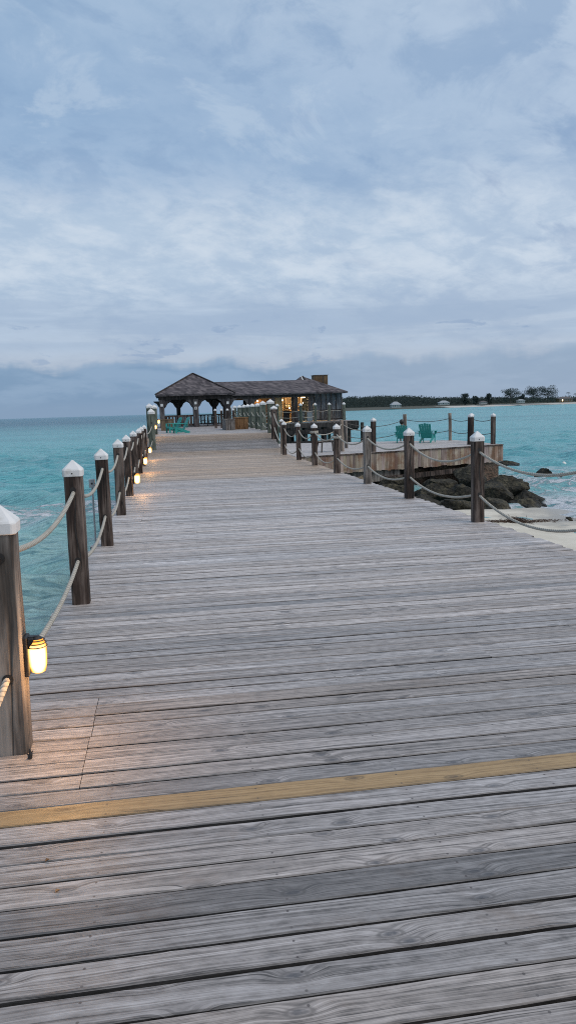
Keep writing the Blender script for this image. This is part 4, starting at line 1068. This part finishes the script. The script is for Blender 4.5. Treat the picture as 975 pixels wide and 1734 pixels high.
def build_bar():
    t = empty('beach_bar', (12.5, 74, .5), 0, 'grey board bar building with shingled hip roof and warmly lit serving opening', 'bar building')
    mb = MB(); hip_roof(mb, 10.9, 16.4, 69.3, 77.3, 3.12, 4.72, 12.75, 12.95, 73.3); rf = mb.build('roof', M['shingle'], t)
    mb = MB(); mb.bar((12.80, 73.2, 4.73), (12.70, 69.2, 3.14), .07, .03); mb.build('flashing', M['white'], rf)
    mb = MB(); mb.bar((12.95, 73.3, 4.76), (13.25, 69.3, 3.16), .14, .04); mb.build('ridge_cap', M['dark'], rf)
    mb = MB(); mb.b2(14.15, 15.5, 73.8, 75.1, 3.35, 4.80); ch = mb.build('rooftop_box', M['wall_brown'], t)
    mb = MB(); mb.b2(14.1, 15.55, 73.75, 75.15, 4.802, 4.86); mb.b2(15.02, 15.08, 73.74, 73.80, 3.7, 4.80); mb.build('trim', M['post_grey'], ch)
    # side wall of wide grey boards
    mb = MB()
    mb.b2(12.95, 16.1, 70.4, 70.46, .55, 2.99)
    w = mb.build('wall', M['wall_grey'], t)
    mb = MB()
    for x in (13.0, 13.5, 14.1, 14.6, 15.1, 15.55, 16.05): mb.b2(x - .03, x + .03, 70.35, 70.398, .55, 2.98)
    build_each(mb, 'batten', M['post_grey'], w)
    mb = MB(); mb.b2(16.05, 16.11, 70.47, 76.8, .55, 2.99); mb.b2(7.6, 16.0, 76.7, 76.76, .55, 2.99); mb.build('wall', M['wall_grey'], t)
    # brown kitchen wall, sage panel
    mb = MB(); mb.b2(7.75, 9.75, 70.0, 70.08, .52, 2.60); mb.b2(7.75, 7.83, 70.09, 75, .52, 2.6); mb.build('wall', M['wall_brown'], t, 'brown board wall lit by a lamp under the eave')
    mb = MB(); mb.b2(9.85, 10.40, 69.9, 70.0, .52, 2.85); mb.b2(9.78, 9.84, 69.92, 69.98, .52, 2.85); mb.build('door', M['panel_green'], t, 'tall sage-green door panel')
    mb = MB(); mb.b2(10.5, 11.1, 70.3, 70.36, .52, 1.55); mb.build('door', M['black'], t, 'black half door below the lit hatch')
    mb = MB(); mb.b2(11.20, 11.45, 69.6, 69.85, .5, 2.95); mb.b2(12.72, 12.95, 69.6, 69.85, .5, 2.95); build_each(mb, 'door_frame', M['gazebo'], t)
    mb = MB(); mb.b2(11.46, 12.44, 69.75, 69.85, .55, 1.42); ct = mb.build('counter', M['panel_blue'], t)
    mb = MB(); mb.b2(11.4, 12.5, 69.6, 70.15, 1.42, 1.48); mb.build('counter_top', M['steel'], ct)
    mb = MB()
    for k in range(7): mb.b2(11.5 + k * .14, 11.51 + k * .14, 69.74, 69.748, .58, 1.38)
    mb.build('panel_groove', M['dark'], ct)
    # interior
    mb = MB(); mb.b2(10.45, 12.95, 74.4, 74.46, .5, 3.0); mb.build('wall', M['wall_brown'], t)
    mb = MB()
    for z in (1.5, 1.85, 2.2): mb.b2(11.3, 12.6, 73.9, 74.3, z, z + .04)
    mb.b2(11.85, 11.95, 73.9, 74.3, 1.0, 2.6); mb.build('shelf', M['warmwood'], t)
    mb = MB(); mb.b2(12.28, 12.40, 70.6, 70.8, .52, 2.9); mb.b2(10.72, 10.80, 71, 71.1, .52, 2.9); build_each(mb, 'inner_post', M['warmwood'], t)
    # railing in front of the side wall
    mb = MB(); mb.b2(13.1, 16.1, 69.0, 69.07, 1.44, 1.52); mb.b2(13.1, 16.1, 69.0, 69.07, .62, .70)
    rl = mb.build('railing', M['dark'], t)
    for k in range(22):
        b_ = MB(); x = 13.28 + k * .13
        b_.b2(x, x + .05, 69.02, 69.05, .7, 1.44); b_.build('baluster', M['post_grey'], rl)
    for i, (x, y, z) in enumerate(((11.75, 70.3, 2.78), (12.42, 70.3, 2.72))):
        m = MB(); m.b2(x - .19, x + .19, y - .04, y + .04, z - .07, z + .06); m.build('strip_lamp', M['glow_far'], t)
    m = MB(); m.tube([(8.15, 69.9, 2.42), (8.15, 69.9, 2.55)], .07, 10); m.build('wall_lamp', M['glow_far'], t)
    for x, y, z in ((10.75, 72.0, 2.5), (11.55, 73, 1.75), (12.5, 71.2, 2.2)):
        m = MB(); m.tube([(x, y, z - .06), (x, y, z + .06)], .06, 8); m.build('bulb', M['glow_far'], t)
    def pl(loc, e, c=(1, .55, .2)):
        ld = bpy.data.lights.new('bar_light', 'POINT'); ld.energy = e; ld.color = c; ld.shadow_soft_size = .1
        lo = bpy.data.objects.new('bar_light', ld); COL.objects.link(lo); lo.location = loc
    pl((8.2, 69.62, 2.4), 26); pl((11.7, 72.2, 2.6), 260, (1, .74, .40)); pl((10.8, 72.2, 2.4), 150, (1, .74, .40)); pl((9.62, 69.65, 1.6), 12); pl((12.4, 72.2, 2.3), 120, (1, .74, .40))
build_bar()
for k in range(9):
    x = 11.42 + k * .125 + (0.06 if k > 3 else 0); h = random.uniform(.20, .28)
    m = MB(); m.tube([(x, 74.1, 1.892), (x, 74.1, 1.892 + h * .6), (x, 74.1, 1.892 + h * .72), (x, 74.1, 1.892 + h)], [.045, .045, .016, .015], 8)
    o = m.build('bottle', M['warmwood' if k % 2 else 'panel_green'], smooth_=True); tag(o, 'small bottle standing on the middle shelf behind the bar counter', 'bottle', 'bottles on the lit bar shelf')
# freezer beside the counter
t = empty('cool_box', (12.78, 69.3, .5), 0, 'low blue-grey cabinet to the right of the bar counter', 'cabinet')
m = MB(); m.b2(12.52, 12.98, 69.1, 69.5, .52, 1.30); m.build('body', M['panel_blue'], t, bevel=.01); m = MB(); m.b2(12.5, 13.0, 69.08, 69.52, 1.304, 1.36); m.build('lid', M['steel'], t, bevel=.01)
# bar side pilings
for k, (x, y) in enumerate(((9.3, 65.6), (11.35, 65.7), (12.85, 66.9), (14.45, 68.6), (16.1, 68.8))):
    put(P2, (x if k < 4 else 15.85, y if k < 4 else 68.7, .5), 0, ['green piling before the sage-green door of the bar', 'green piling in front of the blue-grey bar counter', 'green piling at the left end of the white-slatted bar railing', 'green piling in the middle of the white-slatted bar railing', 'outermost dark green piling at the right corner of the bar'][k], 'pilings along the bar front', (1.0, 1.0, .98))
rope('bar_rope', [(5.3, 57.0, 1.45), (9.3, 65.6, 1.5), (11.35, 65.7, 1.5), (12.85, 66.9, 1.5), (14.45, 68.6, 1.5), (15.85, 68.7, 1.5)], .12, .02, 'upper pale rope strung between the pilings before the bar', group='ropes before the bar')
rope('bar_rope', [(5.3, 57.0, .95), (9.3, 65.6, 1.0), (11.35, 65.7, 1.0), (12.85, 66.9, 1.0)], .12, .02, 'lower pale rope strung between the pilings before the bar', group='ropes before the bar')
# landing stage
t = empty('landing_stage', (11.4, 58, 0), 0, 'low dark timber landing stage over the water in front of the bar', 'jetty')
m = MB(); m.b2(8.9, 13.4, 57.9, 59.4, .50, .56); m.build('deck', M['post_grey'], t)
m = MB(); m.b2(8.9, 13.4, 57.8, 57.88, .20, .50); m.b2(8.9, 13.4, 57.8, 57.88, -.30, .03); m.b2(9.2, 12.4, 57.8, 57.95, -1.02, -.82); build_each(m, 'fascia', M['dark'], t)
m = MB()
for x in (9.1, 10.4, 11.9, 13.2):
    m.b2(x - .1, x + .1, 57.9, 58.1, -4, .49); m.b2(x - .1, x + .1, 59.1, 59.3, -4, .49)
build_each(m, 'support_post', M['dark'], t)

# ------------------------------------------------------------------ rocks
def rock(name, c, r, seed, mat, lab, cat='rock', group=None, sub=4):
    import bmesh
    bm = bmesh.new(); bmesh.ops.create_icosphere(bm, subdivisions=sub, radius=1)
    for v in bm.verts:
        p = v.co.copy(); 
        q = 1 + .36 * noise.noise(p * 1.1 + Vector((seed, 0, 0))) + .16 * noise.noise(p * 2.6 + Vector((0, seed, 0))) + .13 * noise.noise(p * 5 + Vector((0, 0, seed))) + .05 * noise.noise(p * 15 + Vector((seed, 0, seed)))
        f = p / max(abs(p.x), abs(p.y), abs(p.z)); p = p.lerp(f, .22) * q
        # chiselled facets
        for k in range(11):
            rn = Vector((math.sin(seed * 3.1 + k * 2.4), math.cos(seed * 1.7 + k * 1.9), math.sin(seed * 2.3 + k * 3.7))).normalized()
            dd = p.dot(rn) - (.60 + .08 * math.sin(seed + k))
            if dd > 0: p -= rn * dd * .93
        p *= 1.22 + .16 * noise.noise(p * 4.5 + Vector((seed, seed, 0))) + .09 * abs(noise.noise(p * 9 + Vector((0, seed, 3))))
        v.co = Vector((p.x * r[0], p.y * r[1], p.z * r[2]))
    me = bpy.data.meshes.new(name); bm.to_mesh(me); bm.free()
    me.polygons.foreach_set('use_smooth', [True] * len(me.polygons)); me.materials.append(M[mat])
    o = bpy.data.objects.new(name, me); COL.objects.link(o); o.location = c; o.rotation_euler = (0, 0, seed * 1.3); tag(o, lab, cat, group); return o
GRK = 'boulders piled under the terrace'
rocks = [((10.15, 23.0, -1.32), (.74, .6, 0.42), 'big rounded olive boulder at the front middle of the pile'),
 ((10.95, 24.3, -1.32), (.82, .7, 0.46), 'largest dark boulder at the top right of the pile beside the footing'),
 ((11.45, 23.5, -1.58), (.55, .5, 0.33), 'dark boulder at the right end of the pile, wetted by foam'),
 ((10.75, 22.1, -1.60), (.5, .42, 0.26), 'low dark boulder at the foot of the pile near the sand'),
 ((9.55, 21.6, -1.52), (.55, .45, 0.25), 'small grey-green boulder at the foot of the pile'),
 ((8.55, 21.9, -1.52), (.7, .5, 0.26), 'flat mossy boulder right behind the nearest right rail post'),
 ((9.2, 23.3, -1.34), (.55, .5, 0.39), 'brown boulder left of the big rounded one'),
 ((7.6, 22.6, -1.50), (.72, .55, 0.33), 'mossy boulder between the first and second right posts'),
 ((8.3, 23.8, -1.32), (.7, .55, 0.37), 'boulder in the second row between the first and second right posts'),
 ((6.9, 23.9, -1.25), (.6, .5, 0.39), 'dark boulder seen just right of the second rail post'),
 ((7.3, 25.0, -1.10), (.5, .45, 0.30), 'dark boulder under the terrace beam'),
 ((6.3, 24.6, -1.15), (.5, .4, 0.32), 'small brown boulder next to the pale tan rock'),
 ((11.7, 25.4, -1.52), (.65, .7, 0.39), 'dark boulder at the back of the pile below the terrace corner'),
 ((10.3, 25.2, -1.10), (.7, .5, 0.46), 'shadowed boulder directly below the terrace beam'),
 ((5.6, 23.4, -1.35), (.6, .5, 0.28), 'dark flat boulder close to the pier edge'),
 ((11.35, 22.5, -1.72), (.36, .3, 0.18), 'little wet boulder at the water side of the pile'),
 ((12.9, 27.0, -1.78), (.5, .5, 0.28), 'boulder outside the footing on the sea side'),
 ((9.0, 25.0, -1.20), (.6, .45, 0.41), 'boulder wedged between beam and masonry'),
 ((6.6, 22.6, -1.52), (.55, .5, 0.23), 'low boulder half in sand near the pier edge')]
for k, (c_, r_, lab) in enumerate(rocks): rock('boulder', c_, r_, 1.37 * k + .4, 'rock', lab, group=GRK)
rock('boulder', (6.05, 23.75, -.78), (.33, .27, .16), 5.5, 'rock_tan', 'pale tan rock lying on the dark boulders by the pier edge', group=GRK)
GS = 'rocks standing out of the surf'
rock('sea_rock', (17.4, 37.6, -1.66), (.62, .45, .30), 2.2, 'rock', 'far flat rock in the surf beyond the terrace corner', group=GS)
rock('sea_rock', (16.0, 31.2, -1.64), (.48, .38, .32), 3.9, 'rock', 'left and taller of the twin rocks out in the surf', group=GS)
rock('sea_rock', (16.65, 30.8, -1.68), (.38, .3, .24), 8.1, 'rock', 'right and lower of the twin rocks out in the surf', group=GS)
rock('sea_rock', (16.0, 38.4, -1.66), (.3, .3, .2), 6.1, 'rock', 'small rock in foam just right of the terrace footing', group=GS)
rock('stone', (9.75, 17.65, -1.33), (.09, .07, .05), 1.2, 'rock', 'single small dark stone on the sand near the picture edge', sub=3)
# seaweed
m = MB()
for k in range(900):
    a = random.gauss(0, 1); x = 8.6 + a * .9; y = 18.5 + .10 * a + random.gauss(0, .12)
    z = sand_h(x, y) + random.uniform(.0, .03)
    an = random.random() * 6.3; l = random.uniform(.03, .12)
    m.bar((x, y, z), (x + l * math.cos(an), y + l * math.sin(an), z + random.uniform(0, .02)), .006, .006)
for k in range(500):
    x = 8.75 + random.gauss(0, .13); y = 18.5 + random.gauss(0, .1); z = sand_h(x, y) + abs(random.gauss(0, .06)); an = random.random() * 6.3; l = random.uniform(.04, .12)
    m.bar((x, y, z), (x + l * math.cos(an), y + l * math.sin(an), z + random.uniform(-.03, .03)), .008, .008)
o = m.build('seaweed', M['seaweed']); tag(o, 'line of dry brown seaweed washed up on the pale sand', 'seaweed', None, 'stuff')

def buoy(x, y, r, lab, dark=True):
    t = empty('buoy', (x, y, WATER), 0, lab, 'buoy', 'mooring buoys')
    m = MB(); pts = [(x, y, WATER - r * .7 + r * 2 * i / 8) for i in range(9)]
    m.tube(pts, [max(.01, r * math.sin(math.pi * (i + .3) / 8.6)) for i in range(9)], 14); m.build('float', M['buoy'], t, smooth_=True)
    m = MB(); m.tube([(x + (i - 4) * r * .9, y + math.sin(i) * .1, WATER + .05 + .03 * math.sin(i * 2)) for i in range(9)], .045 if dark else .02, 6); m.build('line', M['black'], t)
buoy(-6.25, 43.0, .17, 'white buoy with a dark line afloat left of the second left post')
buoy(20.2, 37.2, .15, 'pale buoy afloat by the right edge behind the rope', False)

# debris on deck
for x, y, lab in ((-.50, 2.62, 'curled dry orange leaf flake on the boards left of centre, nearer the yellow board'), (-.44, 2.43, 'second dry leaf flake, nearer the camera')):
    m = MB(); m.add([(x, y, .006), (x + .012, y + .004, .010), (x + .014, y + .014, .006), (x + .002, y + .012, .011)], [(0, 1, 2), (0, 2, 3)]); m.v += [(a, b, c - .002) for a, b, c in m.v]; m.add([], [])
    m.f += [(6, 5, 4), (7, 6, 4)]; m.uv += [None] * 2; m.tone += [(1, 1, 1)] * 2
    o = m.build('leaf_flake', M['deck_new'] if False else M['newbox']); tag(o, lab, 'leaf')
t = MB(); x0, y0 = -.70, 3.50
t.tube([(x0, y0 + .0, .0), (x0 + .006, y0, .02), (x0 + .002, y0, .045)], [.012, .009, .003], 6); t.tube([(x0 + .004, y0, .02), (x0 + .016, y0 + .004, .034)], [.005, .002], 5); t.tube([(x0, y0, .01), (x0 - .012, y0, .024)], [.005, .002], 5)
o = t.build('cable_stub', M['black']); tag(o, 'black frayed cable stub sticking up at the foot of the nearest left post', 'cable')

# ------------------------------------------------------------------ far shore
def land_h(u, v): return 0
def build_shore():
    # strip of land, front edge (shore line) from x=190 to x=1100 at y about 1100
    m = MB(); n = 130; V = []; F = []
    for i in range(n + 1):
        x = 150 + 1000 * i / n
        yf = 1080 + 25 * noise.noise((x * .006, 0, 0)) - max(0, (x - 640)) * .15 + 300 * smooth(240, 150, x)
        for j, (dy, z) in enumerate(((0, -2.2), (6, -1.2), (16, -.1), (30, 1.2), (60, 2.4), (220, 3.5), (600, 2))):
            V.append((x, yf + dy, z + .5 * noise.noise((x * .05, j, 0)) * (j > 1)))
    for i in range(n):
        for j in range(6): F.append((i * 7 + j, (i + 1) * 7 + j, (i + 1) * 7 + j + 1, i * 7 + j + 1))
    m.add(V, F)
    s = NT('far_shore_ground'); tc = s.n('ShaderNodeTexCoord').outputs['Object']; x, y, z = s.sep(tc)
    a = s.noise(tc, .05, 4, .6)
    sandm = s.math('MULTIPLY', s.sstep(z, .4, 1.0, 1., 0.), s.sstep(s.math('ADD', x, s.math('MULTIPLY', a, 60)), 420, 445))
    col = s.mix(sandm, (.07, .075, .06), (.50, .48, .44))
    o = m.build('far_shore', s.out(col, .9), smooth_=False); o['kind'] = 'structure'
build_shore()
def build_treeline():
    m = MB()
    def top(x):
        base = 19.5 if x < 330 else 19.5 - 6.5 * smooth(330, 470, x) if x < 470 else 12.5 - 3 * smooth(500, 620, x)
        return base + 3.2 * noise.noise((x * .07, 2, 0)) + 2.4 * noise.noise((x * .30, 2, 0))
    for k in range(26000):
        x = 200 + 900 * random.random() ** 1.0; y = 1125 + random.random() * 60
        if x > 520 and random.random() < .3: continue
        t_ = top(x) * (1 - .15 * random.random())
        z = 1.0 + (t_ - 1.0) * (1 - random.random() ** 1.6)
        sz = random.uniform(.5, 1.5)
        a = Vector((random.gauss(0, 1), random.gauss(0, .5), random.gauss(0, 1))).normalized() * sz; b = Vector((random.gauss(0, 1), random.gauss(0, .5), random.gauss(0, 1))).normalized() * sz * .6
        p = Vector((x, y, z)); m.add([p - a, p + b, p + a, p - b], [(0, 1, 2, 3)])
    # body of the wood behind
    V = []; F = []; n = 300
    for i in range(n + 1):
        x = 200 + 900 * i / n; V += [(x, 1150, 0), (x, 1150, max(1, top(x) - 2.2)), (x, 1190, max(1, top(x) - 3)), (x, 1190, 0)]
    for i in range(n):
        for j in range(3): F.append((i * 4 + j, i * 4 + j + 1, i * 4 + 5 + j, i * 4 + 4 + j))
    m.add(V, F)
    o = m.build('shore_wood', M['foliage']); tag(o, 'dark low casuarina wood lining the far shore', 'wood', None, 'stuff')
build_treeline()
def far_tree(x, y, h, w, lab, bushy=False):
    t = empty('shore_tree', (x, y, 1.5), 0, lab, 'tree', 'single trees on the far shore')
    m = MB(); m.tube([(x, y, 1.2), (x + .3, y, h * .35), (x, y, h * .8)], [.5, .4, .15], 7)
    for k in range(9):
        a = random.random() * 6.3; z0 = h * random.uniform(.3, .65); m.tube([(x, y, z0), (x + w * .38 * math.cos(a), y + w * .3 * math.sin(a), z0 + h * .22)], [.2, .06], 5)
    m.build('trunk', M['bark'], t)
    m = MB()
    for k in range(30 if not bushy else 26):
        a = random.random() * 6.3; rr = random.random() ** .6 * w * .42; zc = h * random.uniform(.22, .88)
        sc = 1 - .5 * abs(zc / h - .6); leaf_cloud(m, (x + rr * math.cos(a) * sc, y + rr * math.sin(a) * .6, zc), (w * .17, w * .14, h * .14), 70, 1.0, 1.0)
    m.build('crown', M['foliage'], t)
far_tree(508, 1098, 26, 32, 'tall rounded dark tree on the far shore, just left of the widest one')
far_tree(546, 1100, 27, 34, 'left half of the widest far-shore crown, feathery and leaning', True)
far_tree(567, 1096, 28, 38, 'tallest feathery tree with the widest crown near the right of the far shore')
far_tree(441, 1108, 19, 15, 'compact dark tree behind the far sandy beach, left of the houses')
far_tree(478, 1104, 18, 13, 'loose tree between the pale far-shore houses')
far_tree(524, 1094, 16, 12, 'short bushy tree right of the tall rounded one')
far_tree(456, 1104, 15, 10, 'small bushy tree next to the compact dark one')
def palm(x, y, h, lab):
    t = empty('palm_tree', (x, y, 1.5), 0, lab, 'palm', 'palms on the far shore')
    m = MB(); m.tube([(x, y, 1), (x + .4, y, h * .6), (x + .2, y, h)], [.3, .22, .18], 6); m.build('trunk', M['bark'], t)
    m = MB()
    for k in range(12):
        a = k / 12 * 6.283; p = [(x + .2 + math.cos(a) * r_ * 3.6, y + math.sin(a) * r_ * 3.6, h + 1.6 * math.sin(r_ * 2.6) - 1.7 * r_ * r_) for r_ in (0, .3, .6, 1)]
        for i in range(3):
            w0 = (.3, .5, .4)[i]; d_ = Vector((-math.sin(a), math.cos(a), 0)) * w0; A, B = Vector(p[i]), Vector(p[i + 1])
            m.add([A - d_, A + d_, B + d_ * .7, B - d_ * .7], [(0, 1, 2, 3)])
    m.build('crown', M['foliage'], t)
palm(600, 1096, 15, 'palm on the far shore right of the lit house'); palm(612, 1096, 13, 'farthest right palm on the far shore'); palm(574, 1102, 12, 'palm just left of the lit far house')
def house(x, y, w, d, h, rh, wall, roof, lab, lit=False, z0=1.2):
    t = empty('shore_house', (x, y, z0), 0, lab, 'house', 'houses on the far shore')
    m = MB(); m.b2(x - w / 2, x + w / 2, y, y + d, z0 - .5, z0 + h); m.build('wall', M[wall], t)
    m = MB(); hip_roof(m, x - w / 2 - .8, x + w / 2 + .8, y - .8, y + d + .8, z0 + h + .15, z0 + h + rh, x - w * .18, x + w * .18, y + d / 2, .14); m.build('roof', M[roof], t)
    k = max(2, int(w / 3.2))
    for i in range(k):
        xx = x - w / 2 + w * (i + .5) / k; f = MB(); f.b2(xx - .75, xx + .75, y - .06, y - .01, z0 + .6, z0 + h - .5); o = f.build('window', M['white'], t)
        f = MB(); f.b2(xx - .6, xx + .6, y - .10, y - .065, z0 + .75, z0 + h - .65); f.build('pane', M['glow_far'] if lit and i in (1,) else M['glass_dark'], o)
house(325.5, 1076, 14, 9, 3.6, 4.6, 'stucco', 'roof_pale', 'white house with pale pyramid roof at the water edge, alone before the dark wood')
house(399, 1080, 15, 8, 2.6, 3.2, 'stucco', 'roof_pale', 'low grey-roofed house where the sandy far beach begins', z0=3.2)
house(462, 1086, 10, 8, 2.4, 2.0, 'stucco', 'roof_dark', 'small pale house left of the tall rounded far tree', z0=2.5)
house(520, 1084, 10, 8, 3.2, 2.2, 'stucco', 'roof_pale', 'pale house in front of the tall rounded far tree', z0=2.5)
house(588, 1080, 22, 9, 4.0, 3.2, 'wall_brown', 'roof_dark', 'brown house with one orange lit window near the right end of the far shore', True, z0=2.5)
house(625, 1080, 20, 9, 3.6, 3, 'stucco', 'roof_dark', 'last house of the far shore, at the picture edge', z0=2.5)

# ------------------------------------------------------------------ render settings
SC.view_settings.view_transform = 'Standard'; SC.view_settings.look = 'None'; SC.view_settings.gamma = 1; SC.view_settings.exposure = .28
SC.render.engine = 'CYCLES'
SC.cycles.use_denoising = False; SC.cycles.filter_width = 1.05; SC.cycles.sample_clamp_indirect = 4; SC.cycles.max_bounces = 5; SC.cycles.use_adaptive_sampling = False
bpy.context.view_layer.update()
